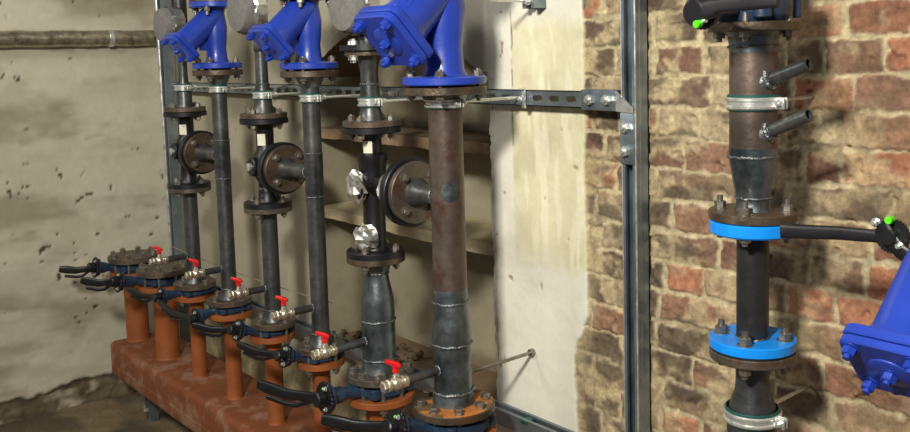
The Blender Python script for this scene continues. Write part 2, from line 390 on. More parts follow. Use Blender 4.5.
# shelves
def board(name, zt, th, yf, label, mname, x0=NX0+.003, x1=NX1):
    b = MB(); n = 26; prof = []
    vs = []; fs = []
    for i in range(n+1):
        x = x0+(x1-x0)*i/n; j = [random.uniform(-.002, .002) for _ in range(3)]
        vs += [(x, yf+j[0], zt+j[1]), (x, WY+ND-.002, zt+j[2]*.4), (x, WY+ND-.002, zt-th), (x, yf+j[0], zt-th+j[2])]
    for i in range(n):
        for k in range(4): fs.append((i*4+k, i*4+(k+1) % 4, i*4+4+(k+1) % 4, i*4+4+k))
    fs.append((0, 1, 2, 3)); fs.append((n*4+3, n*4+2, n*4+1, n*4))
    b.add(vs, fs); o = b.build(name, mname, None, True, 30); return tag(o, label, 'shelf')
zu = atY(488, 143, WY+.01).z; zlw = atY(488, 243, WY+.01).z
board('shelf_board', zu, atY(488, 143, WY+.01).z-atY(488, 155, WY+.01).z, WY+.008, 'dark brown wooden shelf board, upper of two in the wall niche', 'wood')
board('shelf_board', zlw, atY(488, 243, WY+.01).z-atY(488, 255, WY+.01).z, WY+.008, 'pale-edged wooden shelf board, lower of two in the wall niche', 'wood_pale')
# rubble in the bottom of the niche
rb = MB()
for i in range(50):
    x = random.uniform(NX0+.03, NX0+.45); y = random.uniform(WY+.02, WY+ND-.04); r = random.uniform(.005, .016); c = Vector((x, y, NZ0+r*.5+random.uniform(0, .03)))
    vs = []; fs = []
    rings = 5; sg = 8
    for a in range(rings+1):
        for q in range(sg):
            th = math.pi*a/rings; ph = 2*math.pi*q/sg; k = r*random.uniform(.75, 1.15); vs.append(c+Vector((math.sin(th)*math.cos(ph), math.sin(th)*math.sin(ph), math.cos(th)*.7))*k)
    for a in range(rings):
        for q in range(sg): fs.append((a*sg+q, a*sg+(q+1) % sg, (a+1)*sg+(q+1) % sg, (a+1)*sg+q))
    rb.add(vs, fs)
o = rb.build('rubble_heap', 'rubble', None, True, 25); tag(o, 'heap of grey-brown rubble crumbs on the niche bottom', 'rubble', kind='stuff')
# left wall
ys = axis([(-3.0, -.2, .05), (-.2, 1.64, .008)]); zl_ = axis([(-.02, .7, .008), (.7, 2.7, .012)])
U, V = np.meshgrid(ys, zl_, indexing='ij')
n1 = fbm(U*3, V*5, 201, 4); n2 = fbm(U*30, V*30, 202, 4); n3 = fbm(U*2.2, V*9, 203, 4); n4 = fbm(U*6+3, V*14, 205, 4)
C = np.ones(U.shape+(3,))*lin(190, 185, 164)*(.95+.1*n2)[..., None]
C = mixc(C, np.ones_like(C)*lin(144, 136, 114), sst(.44, .66, n3)*.75)
C = mixc(C, np.ones_like(C)*lin(208, 203, 184), sst(.48, .66, n1)*.55)
C = mixc(C, np.ones_like(C)*lin(128, 112, 82), sst(.62, .8, n4)*.4)
C = mixc(C, np.ones_like(C)*lin(84, 72, 50), sst(.83, .86, fbm(U*17, V*21, 207, 4))*.7)
sp = sst(.77, .80, fbm(U*30, V*34, 211, 3))*sst(.55, .62, fbm(U*2.5, V*3, 212, 2)); C = mixc(C, np.ones_like(C)*lin(70, 58, 40), sp)
bt = .085+.1*(fbm(U*5, V*3, 215, 4)-.3)
pl = sst(bt, bt-.012, V)
crum = fbm(U*22, V*22, 217, 4)
cc = np.ones_like(C)*lin(104, 92, 70)*(.5+1.*crum)[..., None]; cc = mixc(cc, np.ones_like(C)*lin(170, 160, 140), sst(.55, .68, fbm(U*12, V*12, 219, 3)))
C = mixc(C, cc, pl)
rim = np.exp(-((V-bt)/.008)**2); C = mixc(C, np.ones_like(C)*lin(52, 44, 32), rim*sst(.4, .6, crum))
H = (n1-.5)*.01+(n2-.5)*.002+pl*(-.02+(crum-.5)*.03)-.004*sp
heightfield('wall_left', ys, zl_, lambda a, b, h: np.stack([LX+H, U, V], -1), H, C, 'plaster')
# floor
fx = np.linspace(LX-.05, 1.2, 170); fy = np.linspace(-3.0, 1.64, 150); U, V = np.meshgrid(fx, fy, indexing='ij')
n1 = fbm(U*6, V*6, 301, 4); n2 = fbm(U*20, V*20, 302, 3)
C = np.ones(U.shape+(3,))*lin(118, 102, 76)*(.7+.6*n2)[..., None]; C = mixc(C, np.ones_like(C)*lin(84, 74, 56), sst(.45, .6, n1))
H = (n2-.5)*.02+sst(.3, 0, np.abs(U-LX))*.02*n1
heightfield('floor', fx, fy, lambda *_: np.stack([U, V, H], -1), H, C, 'masonry')
# ------------------------------------------------------------------ geometry helpers that need the camera-measured levels
RY = 1.315
def dirc(X, Y): return Vector((-X, -Y, 0)).normalized()
def zr(X, R, py, Y=RY):
    d = dirc(X, Y); return zof(X+d.x*R, Y+d.y*R, py)
def prism(b, org, u, w, d, poly, h, bev=0.):
    org = Vector(org); n = len(poly); c = Vector((sum(p[0] for p in poly)/n, sum(p[1] for p in poly)/n))
    def L(z, k): return [org+u*(c.x+(p[0]-c.x)*k)+w*(c.y+(p[1]-c.y)*k)+d*z for p in poly]
    R = max((Vector(p)-c).length for p in poly); k = 1-bev/R
    ls = [L(0, k), L(bev, 1), L(h-bev, 1), L(h, k)] if bev else [L(0, 1), L(h, 1)]
    fs = []
    for i in range(len(ls)-1):
        for q in range(n): fs.append((i*n+q, i*n+(q+1) % n, (i+1)*n+(q+1) % n, (i+1)*n+q))
    fs.append(tuple(range(n))[::-1]); fs.append(tuple((len(ls)-1)*n+q for q in range(n)))
    return b.add(sum(ls, []), fs)
def rrect(a, b_, r, seg=5):
    out = []
    for sx, sy, a0 in ((1, 1, 0), (-1, 1, 90), (-1, -1, 180), (1, -1, 270)):
        for k in range(seg+1):
            t = math.radians(a0+90*k/seg); out.append((sx*(a/2-r)+r*math.cos(t), sy*(b_/2-r)+r*math.sin(t)))
    return out
def flange(par, c, d, R, th, mname, nb=4, br=.009, bl=.04, ph=None, pc=.78, hub=0, name='flange', bmat='bolt_steel', shank=.004, sides=True):
    """solid ring with its own bolts; c = outer face the bolt heads sit on, d = outward normal"""
    b = MB(); d = Vector(d)
    b.lathe(Vector(c)-d*th, d, [(0, R-.0015), (.0015, R), (th-.0015, R), (th, R-.0015)], 56)
    if hub: b.lathe(Vector(c), d, [(0, hub+.006), (.008, hub+.002), (.012, hub)], 32)
    f = b.build(name, mname, par)
    if nb: bolts(f, c, d, R*pc, nb, br, bl, math.pi/nb if ph is None else ph, matn=bmat, shank=shank)
    return f
def lathe_part(par, name, mname, org, prof, d=(0, 0, 1), n=40):
    return MB().lathe(org, d, prof, n).build(name, mname, par)
def weld(par, c, R, d=(0, 0, 1), t=.0032):
    b = MB(); weld_ring(b, c, Vector(d), R, t); return b.build('weld_bead', 'weld', par)
SHAFT = Vector((0, -1, 0))
# ------------------------------------------------------------------ header with its stubs
VAL = [(131, 252, .095), (163, 266, .095), (195, 280, .075), (230, 297, .075), (272, 319, .07), (320, 345, .07), (380, 372, .09), (455, 402, .1)]
VX = [xof(v[0], v[1], RY) for v in VAL]
VT = [.700, .700, .700, .696, .684, .672, .671, .670]            # top face of the pipe flanges
VO = [.632, .632, .648, .641, .630, .618, .600, .596]            # orange flange centres
SR = [.045, .045, .0265, .0265, .0265, .0265, .043, .045]
MZ = .343
VX[0] = -3.84
mf = atZ(195, 397, MZ).y; mt = .150
m0 = thing('pipe_manifold', 'long rectangular manifold primed orange-brown, with a row of upright orange stubs', 'manifold', (-2.6, mf+.12, MZ-mt))
b = MB(); mw = .25; yc = mf+mw/2
prof = [(p[0], p[1]) for p in rrect(mw, mt, .022, 4)]
b.sweep([(-3.885, yc, MZ-mt/2), (-1.3, yc, MZ-mt/2)], prof)
b.build('header_body', 'primer_dusty', m0)
b = MB(); b.tube([(-3.87, mf-.0005, MZ-mt*.62), (-1.3, mf-.0005, MZ-mt*.62)], .0035, 6); b.build('weld_seam', 'primer_dusty', m0)
for i in range(8):
    X = VX[i]; r = SR[i]; Rf = VAL[i][2]; zo = VO[i]; th = .018
    b = MB(); b.lathe((X, RY, MZ-.003), (0, 0, 1), [(0, r+.004), (.006, r+.001), (.012, r), (zo-.02-MZ, r), (zo-.012-MZ, r+.004), (zo-th/2-MZ+.004, r+.012)], 40)
    st = b.build('branch_stub', 'primer', m0)
    flange(st, (X, RY, zo+th/2), (0, 0, 1), Rf, th, 'primer', 0)
# ------------------------------------------------------------------ butterfly valves
JOINT = [(93, 268), (116, 282), (159, 297), (194.5, 318), (234.6, 331), (282, 357), (322, 399), (392, 427)]
HEND = [(59, 269), (81, 280), (127.5, 289), (158, 301), (193, 325), (238, 344), (258, 384), (322, 419)]
VLAB = ['dark blue butterfly valve farthest left, under the first blank disc', 'dark blue butterfly valve under the second blank disc, long black lever to the left',
        'dark blue butterfly valve at the foot of the leftmost upright pipe', 'dark blue butterfly valve under the second upright pipe from the left',
        'dark blue butterfly valve under the third upright pipe, curved black lever', 'dark blue butterfly valve under the fourth upright pipe, black lever',
        'blue butterfly valve with broad black lever, under the cone-topped spool', 'blue butterfly valve beneath the rust-orange flange, at the bottom edge']
for i in range(8):
    X = VX[i]; Rf = VAL[i][2]; z0 = VO[i]+.009; z1 = VT[i]-.018; zm = (z0+z1)/2; h = z1-z0
    t = thing('butterfly_valve', VLAB[i], 'valve', (X, RY, z0), 'butterfly valves on the manifold')
    b = MB(); rb_ = Rf*.85
    b.lathe((X, RY, z0), (0, 0, 1), [(0, rb_*.82), (.002, rb_*.88), (h*.2, rb_*.9), (h*.3, rb_), (h*.7, rb_), (h*.8, rb_*.9), (h-.002, rb_*.88), (h, rb_*.82)], 48)
    for q in range(4):                                   # lugs that centre the wafer between the bolts
        a = math.pi/4+q*math.pi/2; b.cyl((X+math.cos(a)*rb_*.98, RY+math.sin(a)*rb_*.98, z0+h*.2), (X+math.cos(a)*rb_*.98, RY+math.sin(a)*rb_*.98, z1-h*.2), .014, n=20, bev=.002)
    b.build('body', 'valve_blue', t)
    J = atX(JOINT[i][0], JOINT[i][1], X); zj = min(max(J.z, zm-.02), zm+.03); jy = J.y
    A = Vector((X, RY-rb_*.8, zm)); Jp = Vector((X, jy+.012, zj)); nr = .017 if Rf < .08 else .021
    b = MB(); d = (Jp-A)
    b.lathe(A, d, [(0, nr*1.15), (d.length*.25, nr*.8), (d.length*.5, nr*.8), (d.length*.62, nr*1.05), (d.length-.012, nr*1.1), (d.length-.010, nr*1.7), (d.length, nr*1.7)], 28)
    b.build('neck', 'valve_blue', t)
    dn = d.normalized(); u, w, _ = frame(dn)
    # toothed notch plate
    b = MB(); R = nr*2.0; poly = []
    for k in range(48):
        a = 2*math.pi*k/48; rr = R*(1.0 if k % 2 else .93); poly.append((rr*math.cos(a), rr*math.sin(a)))
    prism(b, Jp+dn*.001, u, w, dn, poly, .006, .0008)
    np_ = b.build('notch_plate', 'black_iron', t)
    bolt(np_, Jp+dn*.007+w*R*.62+u*R*.2, dn, .005, 0, 'zinc', .002); bolt(np_, Jp+dn*.007-w*R*.62+u*R*.3, dn, .005, 0, 'zinc', .002)
    # hand lever: clamp boss, arm that bends outwards and a squeeze trigger under the grip
    E = atZ(HEND[i][0], HEND[i][1], zj+.01); hd = Vector((E.x-Jp.x, E.y-Jp.y, 0)); Lh = hd.length
    Pj = Jp+dn*.016
    p1 = Pj+Vector((hd.x*.25, hd.y*.12, 0))+Vector((0, 0, -.004)); p2 = Pj+Vector((hd.x*.55, hd.y*.42, -.006)); E = Vector((E.x, E.y, E.z))
    path = [Pj, Pj.lerp(p1, .5), p1, p1.lerp(p2, .5), p2, p2.lerp(E, .35), p2.lerp(E, .7), E]
    sc = [1.15, 1.0, .9, .9, 1.0, 1.1, 1.1, .8]; hh = .020 if Rf < .08 else .028
    b = MB(); b.flat(path, .014, hh, sc); b.cyl(Jp+dn*.006, Jp+dn*.032, nr*.95, n=24, bev=.003)
    hl = b.build('hand_lever', 'black_iron', t)
    b = MB(); q = [p+Vector((0, 0, -hh*.95)) for p in path[3:]]; q = [path[1]+Vector((0, 0, -hh*.3)), path[2]+Vector((0, 0, -hh*.5))]+q[:-1]
    b.flat(q, .009, hh*.42); b.build('trigger', 'black_iron', hl)
    if i in (5, 6, 7): MB().cyl(Jp+dn*.008+w*nr*1.2, Jp+dn*.012+w*nr*1.2, .0035, n=18, bev=.0008).build('cap', 'green_cap', np_)
# ------------------------------------------------------------------ blank discs on valves 1 and 2
for i in (0, 1):
    t = thing('blind_flange', ['steel blank disc with eight bolts on the valve nearest the left wall', 'steel blank disc with bolts on the second valve from the left wall'][i], 'flange', (VX[i], RY, VT[i]-.018), 'blank discs closing the two spare valves')
    b = MB(); b.lathe((VX[i], RY, VT[i]-.018), (0, 0, 1), [(0, .0985), (.0015, .1), (.0215, .1), (.023, .0985)], 56); b.build('disc', 'flange_steel', t)
    bolts(t, (VX[i], RY, VT[i]+.005), (0, 0, 1), .08, 8, .0115, .105, .2)
# ------------------------------------------------------------------ upright pipes above the valves
NAMES = ['first upright pipe from the left wall', 'second upright pipe from the left wall', 'third upright pipe from the left wall', 'fourth upright pipe from the left wall']
def drain(par, X, r, py, L, px=None):
    z = py; c = Vector((X, RY, z)); b = MB(); b.cyl(c+SHAFT*(r*.7), c+SHAFT*(r+L*.62), .0105, n=24); n = b.build('nozzle', 'pipe_dark', par)
    bb = MB(); weld_ring(bb, c+SHAFT*(r+.001), SHAFT, .0115, .003); bb.build('weld_bead', 'weld', n)
    return c+SHAFT*(r+L*.6)
BV = ['red-handled ball valve on the leftmost upright pipe', 'red-handled ball valve on the second upright pipe from the left', 'red-handled ball valve on the third upright pipe from the left',
      'red-handled ball valve on the fourth upright pipe from the left', 'red-handled ball valve on the spool with the cone top', 'red-handled ball valve above the rust-orange flange, the nearest one']
def ballvalve(p, L, i, s=1.0):
    t = thing('ball_valve', BV[i], 'valve', p, 'small drain valves with red handles')
    b = MB(); p = Vector(p); d = SHAFT
    b.lathe(p, d, [(0, .0155*s), (.001, .017*s), (.013*s, .017*s), (.014*s, .0135*s), (.02*s, .0135*s), (.024*s, .0175*s), (.034*s, .02*s), (.044*s, .0175*s), (.048*s, .014*s), (.052*s, .0165*s), (.062*s, .017*s), (.064*s, .015*s)], 6+18)
    b.lathe(p+d*.034*s, (0, 0, 1), [(0, .009*s), (.024*s, .009*s), (.026*s, .007*s), (.034*s, .006*s)], 16)
    b.lathe(p+d*.064*s, d, [(0, .0155*s), (.012*s, .0155*s), (.014*s, .013*s)], 6)
    b.build('body', 'chrome', t)
    q = p+d*.034*s+Z*.031*s; s_0 = s; s = s*.86
    b = MB(); b.lathe(q, (0, 0, 1), [(0, .010*s), (.001, .011*s), (.008*s, .011*s), (.009*s, .009*s)], 20)
    # T lever across the valve
    b.flat([q, q+Z*.012*s, q+Vector((-.002, -.004, .026))*s], .016*s, .013*s, up=(1, 0, 0))
    b.flat([q+Vector((.014, .010, .020))*s, q+Vector((.004, .003, .025))*s, q+Vector((-.008, -.010, .031))*s, q+Vector((-.018, -.026, .038))*s], .016*s, .015*s, [.75, 1.1, 1.0, .8])
    b.build('handle', 'red_handle', t); s = s_0
DR = [(255, 1, 187, .158), (268, 1, 222, .141), (287, 1, 267, .138), (306, 1, 315, .143), (338, 1, 374, .19), (366, 1, 447, .19)]
def tinted(par, X, r, z0, z1, m_='pipe_dark'):
    lathe_part(par, 'heat_tinted_section', m_, (X, RY, z0), [(0, r), (.001, r+.0012), (z1-z0-.001, r+.0012), (z1-z0, r)])
def nominal(i): return [VX[2], VX[3], VX[4], VX[5], VX[6], VX[7]][i]
CX = [nominal(i) for i in range(6)]
CX[0] = -3.213; CX[1] = -2.921; CX[2] = -2.605; CX[3] = -2.312; CX[4] = -2.006; CX[5] = -1.690
vr = .0255
vz = {}
# valves with three ports on columns 0, 2, 4
TV = {0: dict(R=.075, yu=109, ym=115, yl=187, yb=193, side=152, rs=.069, off=.14), 2: dict(R=.074, yu=115.8, ym=122.4, yl=207, yb=213, side=168, rs=.071, off=.13),
      4: dict(R=.077, yu=122.4, ym=132, yl=258, yb=267, side=189, rs=.078, off=.190)}
for i, q in TV.items():
    X = CX[i]; R = q['R']; q['zt'] = zr(X, R, q['ym'])+.008; q['zb'] = zr(X, R, q['yl'])-.008; q['zs'] = zof(X+.1, RY, q['side'])
fm = ['flange_steel', None, 'flange_steel', None, 'flange_brown', 'flange_rust']
# --- lower spools
for i in range(6):
    X = CX[i]; zt = VT[i+2]; Rf = VAL[i+2][2]
    if i in TV:
        top = TV[i]['zb']; lab = {0: 'dark steel pipe length below the leftmost three-way valve', 2: 'dark steel pipe length below the middle three-way valve', 4: 'steel reducer spool with a narrow cone top, below the foil-wrapped valve'}[i]
    else:
        top = {1: zr(X, .08, 70)+.0, 3: zr(X, .08, 71)+.0, 5: zr(X, .1, 88)+.0}[i]; lab = {1: 'tall dark steel pipe under the leftmost blue strainer', 3: 'tall dark steel pipe under the middle blue strainer', 5: 'tall brown steel pipe with a rust-orange foot flange'}[i]
    t = thing('pipe_spool', lab, 'pipe', (X, RY, zt-.018))
    flange(t, (X, RY, zt), (0, 0, 1), Rf, .018, ['flange_steel', 'flange_steel', 'flange_steel', 'flange_steel', 'flange_steel', 'flange_brown'][i], 8 if i > 3 else 4, .0115 if i > 3 else .010, zt-VO[i+2]+.009, ph=.28, shank=.0, bmat='bolt_steel')
    zd = zof(X, RY, DR[i][0]); Ld = DR[i][3]
    if i < 4:
        b = MB(); b.lathe((X, RY, zt), (0, 0, 1), [(0, vr+.006), (.004, vr+.001), (.01, vr), (top-zt-.016, vr)], 40); b.build('pipe', 'pipe_dark', t)
        lathe_part(t, 'weld_neck', 'pipe_dark', (X, RY, zt), [(0, vr+.014), (.012, vr+.009), (.03, vr+.0012), (.034, vr+.0005)]); weld(t, (X, RY, zt+.034), vr)
        if i in (1, 3):
            za, zb = (zof(X, RY, 140), zof(X, RY, 178)) if i == 1 else (zof(X, RY, 153), zof(X, RY, 196))
            tinted(t, X, vr, zb, za); weld(t, (X, RY, za), vr+.001, t=.0024); weld(t, (X, RY, zb), vr+.001, t=.0024)
        r = vr
    elif i == 4:
        f = lambda y: zof(X, RY, y)-zt
        b = MB(); b.lathe((X, RY, zt), (0, 0, 1), [(0, .05), (.012, .047), (.02, .045), (f(320), .0445)], 44); b.build('pipe', 'steel_blue', t)
        lathe_part(t, 'reducer', 'steel_blue', (X, RY, zt), [(f(320), .0445), (f(307), .0445), (f(298), .043), (f(290), .039), (f(282), .034), (f(276), .0315), (f(272), .0315), (f(268), .036), (top-zt-.018, .042)], n=44)
        weld(t, (X, RY, zt+f(319)), .045, t=.004); weld(t, (X, RY, zt+.035), .046, t=.0035); weld(t, (X, RY, zt+f(272)), .032, t=.003); r = .045
    else:
        f = lambda y: zof(X, RY, y)-zt
        b = MB(); b.lathe((X, RY, zt), (0, 0, 1), [(f(301), .0405), (top-zt-.016, .0405)], 48); b.build('pipe', 'pipe_brown', t)
        lathe_part(t, 'rust_crust', 'flange_rust', (X, RY, zt-.001), [(0, Rf*.97), (.0015, Rf*.965), (.0022, Rf*.9), (.003, Rf*.6)], n=56)
        lathe_part(t, 'pipe_foot', 'steel_blue', (X, RY, zt), [(.03, .0455), (f(342), .0455)], n=48)
        lathe_part(t, 'reducer', 'steel_blue', (X, RY, zt), [(f(342), .0465), (f(336), .048), (f(325), .0465), (f(310), .042), (f(301), .0408)], n=48)
        lathe_part(t, 'weld_neck', 'steel_blue', (X, RY, zt), [(0, .052), (.015, .05), (.03, .0462)], n=48)
        lathe_part(t, 'heat_tinted_section', 'steel_blue', (X, RY, zt), [(f(301), .0407), (f(289), .0409), (f(288), .0405)], n=48)
        for y, R_ in ((301, .0415), (342, .048)): weld(t, (X, RY, zt+f(y)), R_, t=.0042)
        weld(t, (X, RY, zt+.032), .0475, t=.0052)
        # round heat mark and weld of the port stub behind, showing on the near side
        c0 = zof(X, RY, 190); fa = math.atan2(-RY, -X)+.18; vs = []; fs = []; nn = 28
        for ring_ in (0, .5, 1.0):
            for k in range(nn):
                a = 2*math.pi*k/nn; aa = fa+.024*ring_*math.cos(a)/.0413; vs.append((X+math.cos(aa)*(.0412+(.0008 if ring_ < 1 else 0)), RY+math.sin(aa)*(.0412+(.0008 if ring_ < 1 else 0)), c0+.024*ring_*math.sin(a)))
        for q in range(2):
            for k in range(nn): fs.append((q*nn+k, q*nn+(k+1) % nn, (q+1)*nn+(k+1) % nn, (q+1)*nn+k))
        MB().add(vs, fs).build('weld_patch', 'steel_blue', t)
        r = .046
    p = drain(t, X, r, zd, Ld-.04)
    ballvalve(p, Ld, i, [.80, .80, .80, .82, .84, .86][i])
    if i in TV:
        hr = {0: vr, 2: vr, 4: .042}[i]
        flange(t, (X, RY, top), (0, 0, 1), TV[i]['R'], .016, 'flange_brown' if i == 4 else 'flange_steel', 0)
    else:
        flange(t, (X, RY, top), (0, 0, 1), .099 if i == 5 else .082, .018, 'flange_brown', 0)
        lathe_part(t, 'weld_neck', 'steel_blue', (X, RY, top-.018), [(0, r+.016 if i < 5 else .056), (.03 if i < 5 else .025, vr+.002 if i < 5 else .0415)], d=(0, 0, -1))
        vz[i] = top
# --- three-way valves
TL = {0: 'black cast three-way valve on the leftmost line, paper label above the round port', 2: 'black cast three-way valve on the middle line, grey tape below the port', 4: 'black cast three-way valve with crumpled foil, on the nearest line'}
for i, q in TV.items():
    X = CX[i]; zb, zt, zs, R, off = q['zb'], q['zt'], q['zs'], q['R'], q['off']; k = 1.0 if i < 4 else 1.12
    t = thing('mixing_valve', TL[i], 'valve', (X, RY, zb), 'black three-way valves between flanges')
    h = zt-zb; s0 = zs-zb; r = .027*k
    b = MB()
    if i < 4: pr = [(0, R), (.014, R), (.0155, R-.0015), (.016, r*1.3), (.03, r*1.05), (s0-.05, r*1.0), (s0-.035, r*1.35), (s0, r*1.5), (s0+.035, r*1.35), (s0+.05, r*1.0), (h-.03, r*1.0), (h-.016, r*1.25), (h-.0155, R-.0015), (h-.014, R), (h, R)]
    else: pr = [(0, R), (.014, R), (.016, R-.0015), (.017, r*1.2), (.03, r*.98), (s0-.06, r*.95), (s0-.02, r*1.05), (s0+.03, r*1.15), (s0+.062, r*1.2), (s0+.07, r*1.3), (s0+.082, r*1.3), (s0+.088, r*.85), (h-.03, r*.85), (h-.016, r*1.2), (h-.0155, R-.0015), (h-.014, R), (h, R)]
    b.lathe((X, RY, zb), (0, 0, 1), pr, 48)
    c = Vector((X, RY, zs)); fo = off-.022
    b.lathe(c, X_, [(0, r*.95), (fo-.04, r*.9), (fo-.02, r*1.15), (fo-.0, r*1.5)], 32)
    b.lathe(c+X_*(fo-.004), X_, [(-.008, q['rs']*1.12-.0015), (-.0065, q['rs']*1.12), (.0125, q['rs']*1.12), (.014, q['rs']*1.12-.0015), (.0145, q['rs']), (.016, q['rs'])], 48)
    b.build('body', 'black_iron', t)
    # port with cap toward the aisle
    b = MB(); b.lathe(c, SHAFT, [(0, r*.9), (.034*k, r*.8), (.035*k, r*1.05), (.05*k, r*1.1), (.053*k, r*.95)], 28); b.build('port_cap', 'black_iron', t)
    b = MB(); b.lathe(c+SHAFT*.053*k, SHAFT, [(0, r*.45), (.008, r*.45), (.009, r*.38)], 20); b.build('spindle_end', 'zinc', t)
    lz = zof(X, RY, {0: 129, 2: 139, 4: 147}[i]); b = MB(); rr = r*(1.03 if i < 4 else .88); vs = []; fs = []
    n = 10
    for a in range(n+1):
        an = math.atan2(-RY, -X)+(-.62+a*.1-.35 if 1 else 0)
        for zz in (-.018, .018): vs.append((X+rr*math.cos(an), RY+rr*math.sin(an), lz+zz))
        for zz in (.018, -.018): vs.append((X+(rr-.002)*math.cos(an), RY+(rr-.002)*math.sin(an), lz+zz))
    for a in range(n):
        for j in range(4): fs.append((a*4+j, a*4+(j+1) % 4, a*4+4+(j+1) % 4, a*4+4+j))
    fs += [(0, 1, 2, 3), (n*4+3, n*4+2, n*4+1, n*4)]
    b.add(vs, fs).build('paper_label', 'label_paper', t)
    bolts(t, (X, RY, zb+.016), (0, 0, 1), R*.76, 4, .0095, .034, .5, shank=.005)
    # side branch pipe piece: brown flange, cone and stub running to the neighbour pipe
    nx = CX[i+1]; L = nx-X-off-{1: vr, 3: vr, 5: .04}[i+1]+.004
    s = thing('branch_flange', {0: 'round brown side flange joining the leftmost valve to the second pipe', 2: 'round brown side flange joining the middle valve to the fourth pipe', 4: 'large round steel side flange joining the foil-wrapped valve to the tall brown pipe'}[i], 'flange', tuple(c+X_*(fo+.012)), 'round side flanges joining valve and pipe')
    flange(s, c+X_*(fo+.028), X_, q['rs'], .016, 'flange_brown' if i < 4 else 'flange_steel', 4, .0095, .036, ph=math.pi/4, pc=.74, shank=.003)
    lathe_part(s, 'cone', 'pipe_dark', c+X_*(fo+.028), [(0, r*1.25), (.012, r*1.1), (.035, r*.82), (L+off-fo-.028, r*.78)], d=X_)
    bb = MB(); weld_ring(bb, c+X_*(nx-X-{1: vr, 3: vr, 5: .04}[i+1]), X_, r*.82, .003); bb.build('weld_bead', 'weld', s)
# --- upper spools on the valve lines
for i, q in TV.items():
    X = CX[i]; zt = q['zt']; R = q['R']
    t = thing('upper_spool', {0: 'short dark pipe piece above the leftmost three-way valve', 2: 'short dark pipe piece with rusty flange above the middle three-way valve', 4: 'short dark pipe piece with two flanges above the foil-wrapped valve'}[i], 'pipe', (X, RY, zt))
    flange(t, (X, RY, zt+.017), (0, 0, 1), R-.003, .016, ['flange_steel', 0, 'flange_brown', 0, 'flange_steel'][i], 4, .0095, .034, .5, shank=.003)
    f = lambda y: zof(X, RY, y)-zt
    if i == 0: pr = [(.017, .031), (f(103), .0275), (f(90), .026), (f(82), .018), (f(76), .0165), (f(44), .0165)]
    elif i == 2: pr = [(.017, .036), (.03, .031), (f(103), .027), (f(92), .024), (f(82), .0195), (f(50), .0185)]
    else: pr = [(.017, .036), (.03, .031), (f(108), .026), (f(96), .026), (f(84), .0235), (f(72), .0225), (f(62), .028), (f(56), .034)]
    b = MB(); b.lathe((X, RY, zt), (0, 0, 1), pr, 36); b.build('pipe', 'pipe_dark', t)
    if i == 4:
        zf = zr(X, .065, 53)+.007; flange(t, (X, RY, zf), (0, 0, 1), .062, .014, 'flange_brown', 0); ztop = zf
    else:
        lathe_part(t, 'collar', 'black_iron', (X, RY, zt), [(f(50)-.004, .024), (f(42), .024), (f(40), .02)], n=6 if i == 2 else 24); ztop = zt+f(41)
    weld(t, (X, RY, zt+f(84)), .0205 if i < 4 else .024, t=.0026)
    # pump above
    cp = {0: (174, 25, .062), 2: (257, 10, .072), 4: (350, 5, .072)}[i]
    c = atX(cp[0], cp[1], X); Rp = cp[2]
    g = thing('circulation_pump', {0: 'grey round pump head with crinkled foil, top left beside the metal strut', 2: 'grey round pump head with foil tape behind the middle blue strainer', 4: 'large grey round pump head with foil, behind the nearest blue strainer'}[i], 'pump', (X, RY, ztop), 'grey round pump heads at the top of the valve lines')
    b = MB()
    if i == 4: b.lathe((X, RY, ztop), (0, 0, 1), [(0, .074), (.014, .074), (.0145, .03), (.03, .024), (.16, .024)], 40)
    else: b.lathe((X, RY, ztop), (0, 0, 1), [(0, .021), (.02, .021), (.04, .026), (.16, .026), (.19, .02), (.3, .02)], 32)
    b.lathe((X, RY, c.z), SHAFT, [(0, .03), (.03, .04), (.036, Rp*.8)], 32)
    b.build('housing', 'black_iron', g)
    if i == 4: bolts(g, (X, RY, ztop+.014), (0, 0, 1), .057, 4, .0095, .028, .3, matn='zinc')
    yb = RY-.036; yf = c.y
    b = MB(); L = max(.03, yb-yf); b.lathe((X, yb, c.z), SHAFT, [(L*.45, Rp*.995), (L*.9, Rp*.985), (L+.008, Rp*.9), (L+.013, Rp*.6), (L+.014, Rp*.2)], 48); b.build('motor_cover', 'grey_foam', g)
    # foil skin, crumpled
    vs = []; fs = []; n = 40
    for a, (yy, rr) in enumerate([(-.03, Rp*.6), (-.03, Rp*1.02), (L*.1, Rp*1.07), (L*.3, Rp*1.05), (L*.5, Rp*1.02)]):
        for k in range(n):
            an = 2*math.pi*k/n; r_ = rr*random.uniform(.97, 1.03); vs.append((X+r_*math.cos(an), yb-yy+random.uniform(-.002, .002), c.z+r_*math.sin(an)))
    for a in range(4):
        for k in range(n): fs.append((a*n+k, a*n+(k+1) % n, (a+1)*n+(k+1) % n, (a+1)*n+k))
    b = MB().add(vs, fs); b.build('foil_band', 'foil' if i else 'dull_tape', g, True, 12)
def crumple(name, c, sx, sy, sz, mname, label, cat='foil', seed=1, group=None):
    rd = random.Random(seed); vs = []; fs = []; R_, Sg = 8, 12
    for a in range(R_+1):
        for k in range(Sg):
            th = math.pi*a/R_; ph = 2*math.pi*k/Sg; j = rd.uniform(.72, 1.18) if 0 < a < R_ else 1
            vs.append(Vector(c)+Vector((math.sin(th)*math.cos(ph)*sx, math.sin(th)*math.sin(ph)*sy, math.cos(th)*sz))*j)
    for a in range(R_):
        for k in range(Sg): fs.append((a*Sg+k, a*Sg+(k+1) % Sg, (a+1)*Sg+(k+1) % Sg, (a+1)*Sg+k))
    o = MB().add(vs, fs).build(name, mname, None, False)
    return tag(o, label, cat, group)
X = CX[4]
c = atX(357, 186, X); crumple('foil_wrap', c, .034, .024, .042, 'foil', 'crumpled silver foil wrapped around the round port of the black valve', seed=3)
